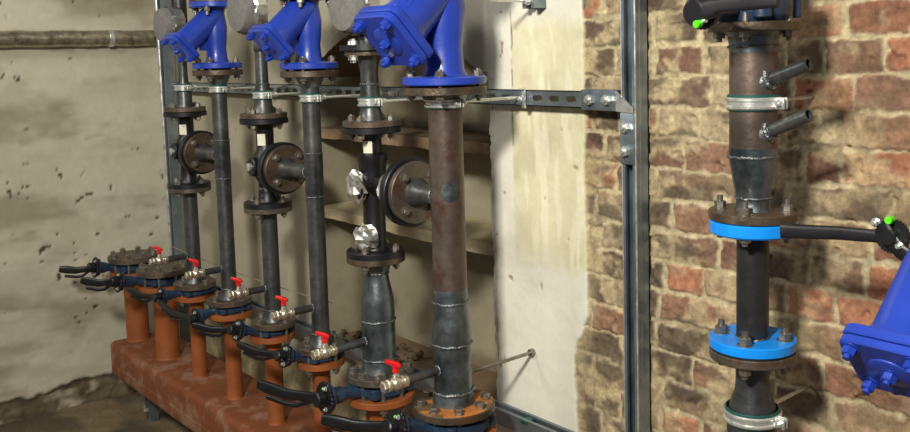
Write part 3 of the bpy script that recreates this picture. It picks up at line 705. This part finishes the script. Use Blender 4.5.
c = atX(369, 237, X); c2 = Vector((X+.004, RY-.03, c.z)); crumple('foil_wrap', c2, .042, .03, .034, 'foil', 'crumpled silver foil stuck low on the black valve, above its bottom flange', seed=8)
c = atX(392, 190, X+.075); crumple('foil_wrap', (X+.085, RY-.015, TV[4]['zs']+.0), .022, .034, .036, 'foil', 'silver foil scrap on the valve neck, behind the big round side flange', seed=12)
X = CX[2]; crumple('tape_wrap', (X, RY, zof(X, RY, 191)), .031, .031, .036, 'dull_tape', 'dull grey tape wrapped on the middle black valve, below its side port', 'tape', seed=5)
WORLD = .15
def LAMP_AND_FILL():
    area('lamp', (-.43, -.55, 2.38), (-1.6, 1.6, 1.3), .24, .24, 90, (1, .96, .85))
    area('lamp', (-2.9, -1.0, 2.7), (-3.3, 1.3, 1.2), .9, .3, 30, (1, .96, .87))  # added fill light for the left side, no real fixture
# ------------------------------------------------------------------ Y strainers
NB = Vector((0, -.74, -.67)).normalized(); PBV = Vector((0, .67, -.74)).normalized()
def strainer(X, Y, zb, s, label, Rf=.099, group='blue Y strainers with square bolted covers', Hh=.29, letters=False, nb=4, bmat='bolt_steel', Ru_=None, ext=0., ctr=None):
    Ru_ = Ru_ or Rf
    t = thing('y_strainer', label, 'strainer', (X, Y, zb), group); H = Hh; rp = .044*s
    b = MB(); b.lathe((X, Y, zb), (0, 0, 1), [(0, Rf-.002), (.002, Rf), (.016, Rf), (.019, Rf-.004), (.02, rp*1.25), (.035, rp*1.10), (H*.3, rp*1.02), (H*.42, rp*1.12), (H*.62, rp*1.22), (H*.8, rp*1.05), (H-.035, rp), (H-.02, rp*1.15), (H-.019, Ru_-.004), (H-.016, Ru_), (H-.002, Ru_), (H, Ru_-.002)], 56)
    O = Vector((X, Y, zb+.215*s)); D = NB; L = .205*s+ext
    if ctr: LT = (Y-ctr.y)/-NB.y; O = Vector((X, Y, ctr.z-NB.z*LT)); L = LT-.0205*s
    b.lathe(O-D*.02*s, D, [(0, .040*s), (.03*s, .052*s), (.07*s, .0555*s), (.14*s, .0565*s), (L-.026*s, .058*s), (L, .066*s)], 52)
    prism(b, O+D*(L-.018*s), X_, PBV, D, rrect(.152*s, .150*s, .022*s), .02*s, .003*s)
    # rib between the branch and the lower flange
    b.box(O+Vector((0, -.05*s, -.125*s)), (.008*s, .07*s, .10*s), bev=.002)
    if letters:   # cast lettering, too worn to read in the photo: small raised marks
        mk = b; rd = random.Random(3)
        for k in range(9):
            P = O+D*(.05+.011*k)*s; an = .95; u = X_*math.cos(an)+(-PBV)*math.sin(an); side = D.cross(u)
            for j in range(3):
                q = P+u*.0562*s+side*(-.012+.011*j)*s+D*rd.uniform(-.002, .002); mk.box(q, (.0045*s, .0022*s, .003*s), (D, side, u), .0008)
                if rd.random() < .6: mk.box(q+D*.003*s, (.002*s, .006*s, .003*s), (D, side, u), .0006)
        for k in range(4):
            an = math.atan2(-Y, -X)+.65; cc = Vector((X+math.cos(an)*rp*.94, Y+math.sin(an)*rp*.94, zb+(.085+.017*k)*s)); u = Vector((math.cos(an), math.sin(an), 0)); sd = Vector((-u.y, u.x, 0))
            mk.box(cc, (.003*s, .011*s, .004*s), (u, sd, Z), .0008); mk.box(cc+sd*.004*s+Z*.004*s, (.003*s, .003*s, .009*s), (u, sd, Z), .0008)
    body = b.build('body', 'strainer_blue', t)
    b = MB(); G = O+D*(L+.0035*s)
    prism(b, G, X_, PBV, D, rrect(.150*s, .148*s, .022*s), .017*s, .003*s); b.lathe(G+D*.015*s, D, [(0, .040*s), (.004*s, .038*s), (.006*s, .034*s)], 40)
    cv = b.build('cover', 'strainer_blue', t)
    MB().lathe(G-D*.004*s, D, [(0, .060*s), (.006*s, .060*s)], 40).build('cover_gasket', 'rubber', t)
    for sx in (-1, 1):
        for sy in (-1, 1): bolt(cv, G+D*.017*s+X_*sx*.0535*s+PBV*sy*.0535*s, D, .0125*s, 0, 'strainer_blue', .007*s, spin=random.random())
    bolt(cv, G+D*.020*s, D, .0125*s, 0, 'strainer_blue', .006*s, spin=.4)
    # flange bolts, lower and upper
    bolts(t, (X, Y, zb+.019), (0, 0, 1), Rf*.80, nb, .0105, .040, math.pi/4, matn=bmat, shank=.004)
    bolts(t, (X, Y, zb+H-.019), (0, 0, -1), Ru_*.80, nb, .0105, .040, math.pi/4, matn='bolt_steel', shank=.012)
    top = MB().lathe((X, Y, zb+H), (0, 0, 1), [(0, Ru_-.001), (.016, Ru_-.001), (.0165, rp*1.2), (.04, rp), (.22, rp)], 40)
    o = top.build('upper_pipe', 'flange_brown', None); tag(o, 'flanged pipe end on top of the '+label.split(',')[0], 'pipe'); return t
def gasket(X, Y, z, R, h, label):
    o = MB().lathe((X, Y, z), (0, 0, 1), [(0, R), (h, R)], 40).build('gasket', 'rubber', None); tag(o, label, 'gasket', 'black gaskets under the strainers')
sl = {1: 'leftmost blue strainer, hanging between the metal strut and the middle one', 3: 'middle blue strainer, partly cut off by the top edge', 5: 'largest blue strainer, with raised casting marks, above the tall brown pipe'}
for i in (1, 3, 5):
    X = CX[i]; top = vz[i]; s = {1: .70, 3: .74, 5: 1.0}[i]
    gasket(X, RY, top, .062 if i == 5 else .045, .005, 'thin black gasket below the '+sl[i].split(',')[0])
    Hh = .29
    if i == 1: Hh = zr(X, .08, 7)-(top+.005)+.02
    if i == 3: Hh = .215
    strainer(X, RY, top+.005, s, sl[i], .099 if i == 5 else .081, Hh=Hh, letters=i == 5, ctr=atX(*{1: (178, 50), 3: (267.5, 46), 5: (388, 42)}[i], X))
# strainer at the right edge
dd_ = 1.157; Cc = CAM+ray(891, 373)*dd_; s = .75; P0 = Vector(Cc)-NB*((.205+.0205)*s+.03)
strainer(P0.x, P0.y, P0.z-.215*s, s, 'blue strainer at the right edge, cover facing left, low against the bricks', .075, Hh=.29*s, Ru_=.040, ext=.03)
t = thing('pipe_stand', 'brown flanged pipe below the blue strainer at the right edge', 'pipe', (P0.x, P0.y, .02))
flange(t, (P0.x, P0.y, P0.z-.215*s-.003), (0, 0, 1), .075, .016, 'flange_brown', 0)
lathe_part(t, 'pipe', 'pipe_dark', (P0.x, P0.y, .0), [(0, .03), (P0.z-.215*s-.019, .03)])
# ------------------------------------------------------------------ pipe clamps
def clamp(X, Y, z, r, label, yend, ear=1, group='metal pipe clamps with rubber lining', tilt=0):
    t = thing('pipe_clamp', label, 'clamp', (X, Y, z), group)
    MB().ring((X, Y, z-.0135), (0, 0, 1), r+.0003, r+.0036, .0285).build('rubber_lining', 'teal_rubber', t)
    b = MB(); b.ring((X, Y, z-.0105), (0, 0, 1), r+.002, r+.007, .007, .002); b.ring((X, Y, z+.0035), (0, 0, 1), r+.002, r+.007, .007, .002); b.ring((X, Y, z-.006), (0, 0, 1), r+.002, r+.0038, .012, .0005)
    for sg in (1,):      # one bolted ear, in two halves
        b.box((X+sg*(r+.013), Y-.0045, z), (.020, .003, .020), bev=.001); b.box((X+sg*(r+.013), Y+.0045, z), (.020, .003, .020), bev=.001)
    b.build('band', 'zinc', t)
    for sg in (1,): bolt(t, (X+sg*(r+.014), Y-.006, z), SHAFT, .006, .012, 'zinc', .002)
    b = MB(); b.lathe((X, Y+r+.006, z), Y_, [(0, .008), (.014, .008)], 6); b.build('boss', 'zinc', t)
    b = MB(); L = yend-(Y+r+.016); n = int(L/.004); pr = [(k*L/n, .0042 if k % 2 else .0036) for k in range(n+1)]; b.lathe((X, Y+r+.016, z), Y_, pr, 12); b.build('threaded_rod', 'zinc', t)
railY = atX(525, 97, CX[5]).y; railY = min(max(railY, 1.50), 1.555)
zrail = atY(540, 98.3, railY).z
cz = {0: 88, 1: 89.5, 2: 95.5, 3: 98.5, 4: 102.5, 5: 103.5}
cr = {0: .0265, 1: vr+.001, 2: .026, 3: vr+.001, 4: .0265, 5: .042}
cl = ['clamp on the leftmost upright pipe, just right of the metal strut', 'clamp on the second upright pipe, under the leftmost blue strainer', 'clamp on the third upright pipe, above the rusty flange', 'clamp on the fourth upright pipe, under the middle blue strainer', 'clamp on the fifth upright pipe, above the dark double flange', 'wide clamp on the tall brown pipe, under the largest strainer']
for i in range(6):
    z = zr(CX[i], cr[i], cz[i]); clamp(CX[i], RY, z, cr[i], 'zinc '+cl[i], railY-.002 if abs(z-zrail) < .03 else WY-.005)
# ------------------------------------------------------------------ metal struts and rails
def cprof(w=.041, d=.041, t=.0025, lip=.0095, r=.007):
    # C section, open toward -b ; points (a, b)
    h = w/2
    return [(-h, -d/2), (-h+lip, -d/2), (-h+lip, -d/2+r), (-h+lip-t, -d/2+r), (-h+lip-t, -d/2+t), (-h+t, -d/2+t), (-h+t, d/2-t), (h-t, d/2-t), (h-t, -d/2+t), (h-lip+t, -d/2+t), (h-lip+t, -d/2+r), (h-lip, -d/2+r), (h-lip, -d/2), (h, -d/2), (h, d/2), (-h, d/2)]
def channel(b, p0, p1, side, depth):
    """extrude the C section; side/depth are unit vectors, opening faces -depth"""
    pr = cprof(); vs = [Vector(p0)+side*a+depth*c for a, c in pr]+[Vector(p1)+side*a+depth*c for a, c in pr]; n = len(pr)
    fs = [(k, (k+1) % n, n+(k+1) % n, n+k) for k in range(n)]; fs += [(0, 1, 2, 3, 4, 5, 15), (5, 6, 15), (6, 7, 14, 15), (7, 8, 14), (8, 9, 10, 11, 12, 13, 14)]
    fs += [tuple(n+q for q in f)[::-1] for f in fs[n:]]
    return b.add(vs, fs)
sx = xof(636.3, 200, 1.549)-.0205; sy = 1.549+.0205
t = thing('metal_strut', 'galvanised upright channel strut standing against the brick wall', 'strut', (sx, sy, 0))
b = MB(); channel(b, (sx, sy, 0), (sx, sy, 2.7), X_, Y_); b.build('channel', 'galvanised', t, False)
b = MB(); b.box((sx+.0205, sy-.002, 1.35), (.0016, .007, 2.7), bev=.0006); b.build('pressed_rib', 'galvanised', t, False)
b = MB(); b.cyl((sx+.0195, sy-.0195, 0), (sx+.0195, sy-.0195, 2.7), .0022, n=10); b.build('rolled_edge', 'zinc', t)  # paler beads along both front edges, edge highlights put into the colour
b = MB(); b.cyl((sx-.0195, sy-.0195, 0), (sx-.0195, sy-.0195, 2.7), .0018, n=10); b.build('rolled_edge', 'zinc', t)
lx = xof(164.5, 60, 1.53); 
t = thing('metal_strut', 'galvanised upright channel strut in the corner by the left wall', 'strut', (lx, 1.54, 0))
b = MB(); channel(b, (lx, 1.54, 0), (lx, 1.54, 2.7), X_, Y_); b.build('channel', 'galvanised', t, False)
for px_, rr_, lb in ((161.5, .008, 'thin metal conduit in the left corner, the one touching the strut'), (157.5, .009, 'thin metal conduit in the left corner, farther from the strut')):
    yy_ = atX(px_, 20, -4.02).y; b = MB(); b.cyl((-4.02, yy_, .0), (-4.02, yy_, 2.7), rr_, n=20); o = b.build('conduit', 'zinc'); tag(o, lb, 'conduit')
# slotted rail
def slotted(b, x0, x1, yf, zc, hgt, dep, pitch=.057, sl=.034, sh=.015, th=.0025):
    n = max(1, int((x1-x0)/pitch)); p = (x1-x0)/n; N = 20
    hole = []
    for k in range(N):
        a = 2*math.pi*k/N; ca, sa = math.cos(a), math.sin(a); hole.append(((sl/2-sh/2)*(1 if ca > 0 else -1)+sh/2*ca, sh/2*sa))
    for i in range(n):
        cx = x0+p*(i+.5); out = []
        for k in range(N):
            a = 2*math.pi*k/N; ca, sa = math.cos(a), math.sin(a); q = max(abs(ca)/(p/2), abs(sa)/(hgt/2)); out.append((ca/q, sa/q))
        # include exact corners
        vs = []; fs = []
        for dy in (0, th):
            for (a, c) in out: vs.append((cx+a, yf+dy, zc+c))
            for (a, c) in hole: vs.append((cx+a, yf+dy, zc+c))
        for k in range(N):
            k2 = (k+1) % N
            fs.append((k, k2, N+k2, N+k)); fs.append((2*N+k, 3*N+k, 3*N+k2, 2*N+k2)); fs.append((N+k, N+k2, 3*N+k2, 3*N+k))
        # corner fillers
        for sa_, sc_ in ((1, 1), (-1, 1), (-1, -1), (1, -1)):
            co_ = (sa_*p/2, sc_*hgt/2); nb = [k for k in range(N) if (out[k][0]*sa_ > 0 and out[k][1]*sc_ > 0)]
            onx = [k for k in range(N) if abs(out[k][0]-sa_*p/2) < 1e-6 and out[k][1]*sc_ >= -1e-6]; onz = [k for k in range(N) if abs(out[k][1]-sc_*hgt/2) < 1e-6 and out[k][0]*sa_ >= -1e-6]
            kx = max(onx, key=lambda k: out[k][1]*sc_); kz = max(onz, key=lambda k: out[k][0]*sa_)
            o_ = len(vs); vs += [(cx+co_[0], yf, zc+co_[1]), (cx+co_[0], yf+th, zc+co_[1])]; fs.append((kx, o_, kz)); fs.append((2*N+kx, 2*N+kz, o_+1))
        b.add(vs, fs)
    b.box(((x0+x1)/2, yf+dep/2, zc+hgt/2-th/2), (x1-x0, dep, th)); b.box(((x0+x1)/2, yf+dep/2, zc-hgt/2+th/2), (x1-x0, dep, th))
    b.box(((x0+x1)/2, yf+dep-th/2, zc+hgt/2-.005), (x1-x0, th, .008)); b.box(((x0+x1)/2, yf+dep-th/2, zc-hgt/2+.005), (x1-x0, th, .008))
rx1 = xof(617, 99, railY)
t = thing('slotted_rail', 'long horizontal slotted metal rail behind the upright pipes, joining the two struts', 'rail', ((lx+rx1)/2, railY, zrail))
b = MB(); slotted(b, lx+.02, rx1, railY, zrail, .040, .016); b.build('rail_body', 'galvanised', t, False)
xb = xof(525, 97, railY); b = MB(); b.box((xb, railY-.004, zrail), (.012, .006, .052), bev=.001); b.box((xb, railY-.010, zrail+.022), (.012, .012, .004), bev=.001); b.build('rail_clip', 'zinc', t); bolt(t, (xb, railY-.008, zrail-.002), SHAFT, .008, 0, 'zinc', .004)
# corner bracket
t = thing('corner_bracket', 'zinc angle bracket with four hex bolts joining the slotted rail to the strut', 'bracket', (sx, railY, zrail))
fy = railY-.0015; stf = sy-.0205
xa = xof(582, 100, fy); xe = xof(618, 100, fy); b = MB()
b.box(((xa+xe)/2, fy-.002, zrail), (xe-xa, .004, .047), bev=.001); b.box(((xa+xe)/2, fy+.010, zrail+.0225), (xe-xa, .024, .003), bev=.0008)
b.build('horizontal_plate', 'galvanised', t)
vzc = (atY(627, 113, stf).z+atY(627, 164, stf).z)/2; vh = atY(627, 113, stf).z-atY(627, 164, stf).z
b = MB(); vx = xof(627, 140, stf-.004); b.box((vx, stf-.0025, vzc), (.040, .004, vh), bev=.001); b.build('vertical_plate', 'galvanised', t)
b = MB(); P = [Vector((xe-.002, fy-.002, zrail+.0235)), Vector((xe-.002, fy-.002, zrail-.0235)), Vector((vx+.019, stf-.004, vzc+vh/2)), Vector((vx+.019, stf-.004, vzc+vh/2+.012))]
Q = [p+Vector((0, -.004, 0)) for p in P]; b.add(P+Q, [(0, 1, 2, 3), (7, 6, 5, 4), (0, 4, 5, 1), (1, 5, 6, 2), (2, 6, 7, 3), (3, 7, 4, 0)]); b.build('gusset', 'zinc', t, False)
for px_, py_, yy in ((592, 99.5, fy-.004), (609, 99.5, fy-.004), (627, 127, stf-.0045), (627, 151, stf-.0045)): bolt(t, atY(px_, py_, yy+.002), SHAFT, .0125, 0, 'zinc', .006, spin=random.random())
# low rail behind the valves
ly = 1.54; lz = atY(525, 416, ly).z
t = thing('low_rail', 'long galvanised channel rail low on the wall behind the valves', 'rail', (-2.6, ly, lz)); b = MB()
channel(b, (lx+.03, ly, lz-.02), (sx-.03, ly, lz-.02), Y_, Z*-1); b.build('channel', 'galvanised', t, False)
xq = xof(530, 431, ly); clampbar = MB().box((xq, ly-.01, lz-.004), (.025, .03, .008), bev=.002).build('rubber_pad', 'teal_rubber'); tag(clampbar, 'small teal rubber pad lying on the low rail at the bottom edge', 'pad')
# manifold leg
gx = xof(152, 410, 1.33); t = thing('metal_strut', 'short galvanised strut leg under the left end of the orange manifold', 'strut', (gx, 1.33, 0)); b = MB(); channel(b, (gx, 1.33, 0), (gx, 1.33, MZ-mt-.002), X_, Y_); b.build('channel', 'galvanised', t, False)
zz = zof(gx-.03, 1.31, 408); bolt(t, (gx-.021, 1.315, zz), (-1, 0, 0), .009, 0, 'zinc', .012); bolt(t, (gx+.0, 1.3095, zz), SHAFT, .008, 0, 'zinc', .004)
gx2 = -2.0; t = thing('metal_strut', 'galvanised strut leg under the near end of the orange manifold', 'strut', (gx2, 1.33, 0)); b = MB(); channel(b, (gx2, 1.33, 0), (gx2, 1.33, MZ-mt-.002), X_, Y_); b.build('channel', 'galvanised', t, False)
# rod from the big pipe foot into the wall
zc_ = atY(533, 352, WY-.008); b = MB(); y0 = RY+.04; xr = zc_.x; L = WY-.0-y0; n = int(L/.004)
t = thing('wall_rod', 'threaded steel rod sticking out of the pale plaster beside the tall brown pipe', 'rod', (xr, WY, zc_.z))
MB().lathe((xr, y0, zc_.z), Y_, [(k*L/n, .005 if k % 2 else .0042) for k in range(n+1)], 12).build('rod', 'bolt_steel', t)
MB().lathe((xr, WY-.02, zc_.z), Y_, [(0, .010), (.014, .010)], 6).build('nut', 'bolt_steel', t)
# small bracket at the top
p = atY(534, 1, WY-.03); t = thing('wall_bracket', 'small galvanised channel bracket with a bolt, at the top edge above the plaster', 'bracket', tuple(p))
b = MB(); zb_ = atY(534, 8, WY-.045).z; channel(b, (p.x, WY-.03, zb_), (p.x, WY-.03, zb_+.16), X_, Y_); b.build('channel', 'galvanised', t, False)
bolt(t, (p.x, WY-.052, zb_+.02), SHAFT, .01, 0, 'zinc', .008)
MB().cyl((p.x-.004, WY-.05, zb_+.018), (p.x-.004, WY-.17, zb_+.018), .004, n=10).build('pin', 'zinc', t)
# pipe on the left wall
r = .034; a = atX(80, 38.5, LX+.045); t = thing('wall_pipe', 'shiny foil-jacketed horizontal pipe fixed along the left wall', 'pipe', (LX+.045, 0, a.z)); b = MB()
pts = [(LX+.045, -3.0+k*.02, a.z+.0012*math.sin(k*.7)) for k in range(int((1.59+3.0)/.02))]; b.tube(pts, r, 20, [random.uniform(.985, 1.015) for _ in pts]); b.build('jacket', 'insulation', t)
for yy in (-1.2, 1.35): MB().ring((LX+.045, yy, a.z), Y_, r, r+.003, .02).build('strap', 'zinc', t)
# loose wire across the pipes
w0 = atY(173, 247, 1.40); w1 = atY(332, 303, 1.40); pts = [w0.lerp(w1, k/30)+Vector((0, 0, -.012*math.sin(math.pi*k/30))) for k in range(31)]
o = MB().tube(pts, .0016, 6).build('wire', 'wire'); tag(o, 'thin slack wire strung behind the upright pipes', 'wire')
# ------------------------------------------------------------------ right hand column
QY = 1.40; QX = xof(753, 200, QY); pm_ = F/((B.T @ (np.array([QX, QY, 1])-CAM))[2])
g = lambda y: zof(QX, QY, y)
q = lambda y, R: zr(QX, R, y, QY)
Ru = 23/pm_; Rl = 15.3/pm_; Rf = 43/pm_
zA = q(26, Rf)+.008                      # top flange upper face
t = thing('reducer_spool', 'brown steel pipe with two slanted stubs and a cone bottom, on the brick wall', 'pipe', (QX, QY, q(222, Rf)-.008))
flange(t, (QX, QY, zA), (0, 0, 1), Rf*1.02, .016, 'flange_brown', 0)
b = MB(); b.lathe((QX, QY, g(148)), (0, 0, 1), [(0, Ru), (g(52)-g(148), Ru)], 48); b.build('pipe', 'pipe_brown', t)
lathe_part(t, 'weld_neck', 'steel_blue', (QX, QY, g(52)), [(0, Ru+.0006), (g(44)-g(52), Ru+.0008), (g(36)-g(52), Ru+.003), (zA-.016-g(52), Ru+.012)]); weld(t, (QX, QY, g(46)), Ru+.001)
zf = q(222, Rf)+.008
lathe_part(t, 'cone', 'steel_blue', (QX, QY, zf), [(0, Rl+.006), (g(205)-zf, Rl+.002), (g(198)-zf, Rl+.002), (g(188)-zf, Rl+.005), (g(170)-zf, Ru-.003), (g(160)-zf, Ru+.0005), (g(155)-zf, Ru+.001), (g(147)-zf, Ru+.001)])
weld(t, (QX, QY, g(156)), Ru+.001, t=.0038); weld(t, (QX, QY, g(197)), Rl+.003, t=.003)
flange(t, (QX, QY, zf), (0, 0, 1), Rf, .016, 'flange_brown', 4, .0105, .036, ph=.35, shank=.010, pc=.76)
for (ax, ay, bx, by) in ((768, 80, 809, 64), (768, 132, 809, 115)):
    A = atY(ax-5, ay+2, QY-.012); E = atY(bx, by, QY-.015); b = MB(); d = E-A; u, w, dn = frame(d); n = 28; vs = []; rr = .0115
    b.lathe(A, d, [(0, rr), (d.length, rr), (d.length, rr*.72), (d.length-.03, rr*.72)], n, cap=False); b.lathe(E-dn*.03, d, [(0, rr*.72), (.0003, rr*.72)], n)
    s = b.build('stub_nozzle', 'pipe_dark', t); b = MB(); e_ = A+dn*(Ru*1.22-.012*0); weld_ring(b, A.lerp(E, .16), dn, rr*1.25, .0055); b.lathe(A, dn, [(0, rr*1.5), (d.length*.12, rr*1.3), (d.length*.2, rr*1.02)], 24); b.build('weld_bead', 'weld', s)
clamp(QX, QY, q(104, Ru), Ru, 'zinc clamp on the brown pipe between its two slanted stubs', WY-.005)
# top valve
t = thing('butterfly_valve', 'dark blue butterfly valve with black lever and green dot, atop the right pipe', 'valve', (QX, QY, zA)); b = MB(); h = .06; rb_ = Rf*.86
b.lathe((QX, QY, zA), (0, 0, 1), [(0, rb_*.85), (h*.1, rb_*.92), (h*.3, rb_), (h*.7, rb_), (h*.9, rb_*.92), (h, rb_*.85)], 48)
for k in range(4):
    a = math.pi/4+k*math.pi/2; b.cyl((QX+math.cos(a)*rb_, QY+math.sin(a)*rb_, zA+.006), (QX+math.cos(a)*rb_, QY+math.sin(a)*rb_, zA+h-.006), .016, n=20, bev=.002)
b.build('body', 'valve_blue', t)
J = atX(703, 11, QX); J.z = max(min(J.z, zA+.05), zA+.01); A = Vector((QX, QY-rb_*.8, zA+.03)); d = J-A; dn = d.normalized(); u, w, _ = frame(dn)
MB().lathe(A, d, [(0, .02), (d.length*.6, .018), (d.length-.012, .02), (d.length-.01, .028), (d.length, .028)], 28).build('neck', 'valve_blue', t)
poly = [(.031*(1 if k % 2 else .94)*math.cos(2*math.pi*k/48), .031*(1 if k % 2 else .94)*math.sin(2*math.pi*k/48)) for k in range(48)]
b = MB(); prism(b, J, u, w, dn, poly, .006, .0008); b.build('notch_plate', 'black_iron', t)
E = atY(778, 3, J.y-.02); b = MB(); b.cyl(J+dn*.006, J+dn*.028, .022, n=24, bev=.003); b.flat([J+dn*.017+Vector((-.012, 0, 0)), J+dn*.017, J.lerp(E, .25)+dn*.016+Z*.004, J.lerp(E, .3)+dn*.015+Z*.006, J.lerp(E, .7)+dn*.012+Z*.006, E+Z*.004], .016, .028, [.7, 1.2, 1.1, .85, .85, .8]); hl = b.build('hand_lever', 'black_iron', t)
gp = atY(700, 23.5, J.y-.024); MB().cyl(gp, gp+dn*.012, .0062, n=20, bev=.001).build('cap', 'green_cap', hl); bolt(hl, atY(705, 20, J.y-.02), dn, .004, 0, 'zinc', .002)
flg = thing('upper_flange', 'brown flange closing the right pipe valve from above, cut off by the top edge', 'flange', (QX, QY, zA+h)); flange(flg, (QX, QY, zA+h+.016), (0, 0, 1), Rf, .016, 'flange_brown', 4, .0105, h+.03, ph=.35, shank=.003)
lathe_part(flg, 'pipe', 'pipe_brown', (QX, QY, zA+h+.016), [(0, Ru), (.3, Ru)])
# cyan wafer with black lever
zw1 = zf-.017; zw0 = q(241, Rf)
t = thing('wafer_valve', 'bright blue ring valve clamped in the right pipe, long black lever to the right', 'valve', (QX, QY, zw0)); R_ = Rf*.985
lathe_part(t, 'ring_body', 'cyan_paint', (QX, QY, zw0), [(0, R_-.003), (.003, R_), (zw1-zw0-.003, R_), (zw1-zw0, R_-.003)], n=56)
zc_ = (zw0+zw1)/2
Lp = [atY(782, 230.5, QY-.055), atY(800, 231.5, QY-.05), atY(840, 233, QY-.045), atY(880, 236.5, QY-.04)]
b = MB(); b.flat(Lp, .016, .023, [1.1, 1, .95, .85]); hl = b.build('lever_arm', 'black_iron', t)
Jc = atY(893, 236, QY-.045); b = MB(); poly = [(.027*(1 if k % 2 else .94)*math.cos(2*math.pi*k/60), .027*(1 if k % 2 else .94)*math.sin(2*math.pi*k/60)) for k in range(60)]
prism(b, Jc+Y_*.004, X_, Z, SHAFT, poly, .010, .001); b.build('notch_plate', 'black_iron', t)
b = MB(); b.cyl(Jc+SHAFT*.006, Jc+SHAFT*.020, .013, n=24, bev=.002); b.flat([Jc+SHAFT*.012+Vector((-.01, 0, .016)), Jc+SHAFT*.012, Jc+SHAFT*.012+Vector((.02, 0, -.02)), Jc+SHAFT*.012+Vector((.04, 0, -.03))], .012, .024); hl2 = b.build('lever_boss', 'black_iron', t)
pg = atY(892, 219+9, QY-.07); MB().cyl(atY(892, 219.5, QY-.05), atY(892, 219.5, QY-.05)+SHAFT*.014, .0058, n=20, bev=.001).build('cap', 'green_cap', hl2)
bolt(hl2, atY(876, 222.5, QY-.05), SHAFT, .006, 0, 'zinc', .003); bolt(hl2, atY(899.5, 246, QY-.062), SHAFT, .005, 0, 'zinc', .003)
# black pipe with cyan flange
zc1 = q(355, Rf)+.009
t = thing('pipe_spool', 'matt black pipe with a bright blue bolted foot flange, right of the strut', 'pipe', (QX, QY, zc1-.018))
lathe_part(t, 'pipe', 'black_pipe', (QX, QY, zc1), [(0, Rl+.001), (zw0-zc1, Rl+.001)]); weld(t, (QX, QY, zc1+.001), Rl+.002, t=.002)
flange(t, (QX, QY, zc1), (0, 0, 1), Rf*.985, .018, 'cyan_paint', 4, .0115, .040, ph=.35, pc=.74, shank=.010)
o = MB().lathe((QX, QY, zc1-.022), (0, 0, 1), [(0, Rf*.95), (.004, Rf*.95)], 48).build('gasket', 'rubber'); tag(o, 'black gasket just under the lower bright blue flange', 'gasket')
t = thing('cone_spool', 'dark steel cone widening downwards below the lower bright blue flange', 'pipe', (QX, QY, zc1-.038)); z_ = zc1-.022
flange(t, (QX, QY, z_), (0, 0, 1), Rf*.985, .016, 'flange_steel', 0)
lathe_part(t, 'cone', 'pipe_dark', (QX, QY, z_-.016), [(0, Rl+.002), (z_-.016-g(380), Rl+.002), (z_-.016-g(390), 17.5/pm_), (z_-.016-g(402), 22/pm_), (z_-.016-g(413), 24.5/pm_), (z_-.016-g(418), 25/pm_), (z_-.016, 25/pm_)], d=(0, 0, -1))
clamp(QX, QY, q(424, .047), 25/pm_+.0005, 'zinc clamp around the wide end of the dark cone, at the bottom edge', WY-.005)
# ------------------------------------------------------------------ light
def area(name, loc, target, size, size_y, energy, col):
    l = bpy.data.lights.new(name, 'AREA'); l.shape = 'RECTANGLE'; l.size = size; l.size_y = size_y; l.energy = energy; l.color = col
    o = bpy.data.objects.new(name, l); COL.objects.link(o); o.location = loc; o.rotation_euler = (Vector(target)-Vector(loc)).to_track_quat('-Z', 'Y').to_euler(); return o
LAMP_AND_FILL()
w = bpy.data.worlds.new('world'); S.world = w; w.use_nodes = True; bg = w.node_tree.nodes['Background']; bg.inputs['Color'].default_value = (.9, .92, 1, 1); bg.inputs['Strength'].default_value = WORLD
S.view_settings.view_transform = 'Standard'; S.view_settings.look = 'None'; S.view_settings.exposure = 0; S.view_settings.gamma = 1; S.view_settings.use_curve_mapping = False
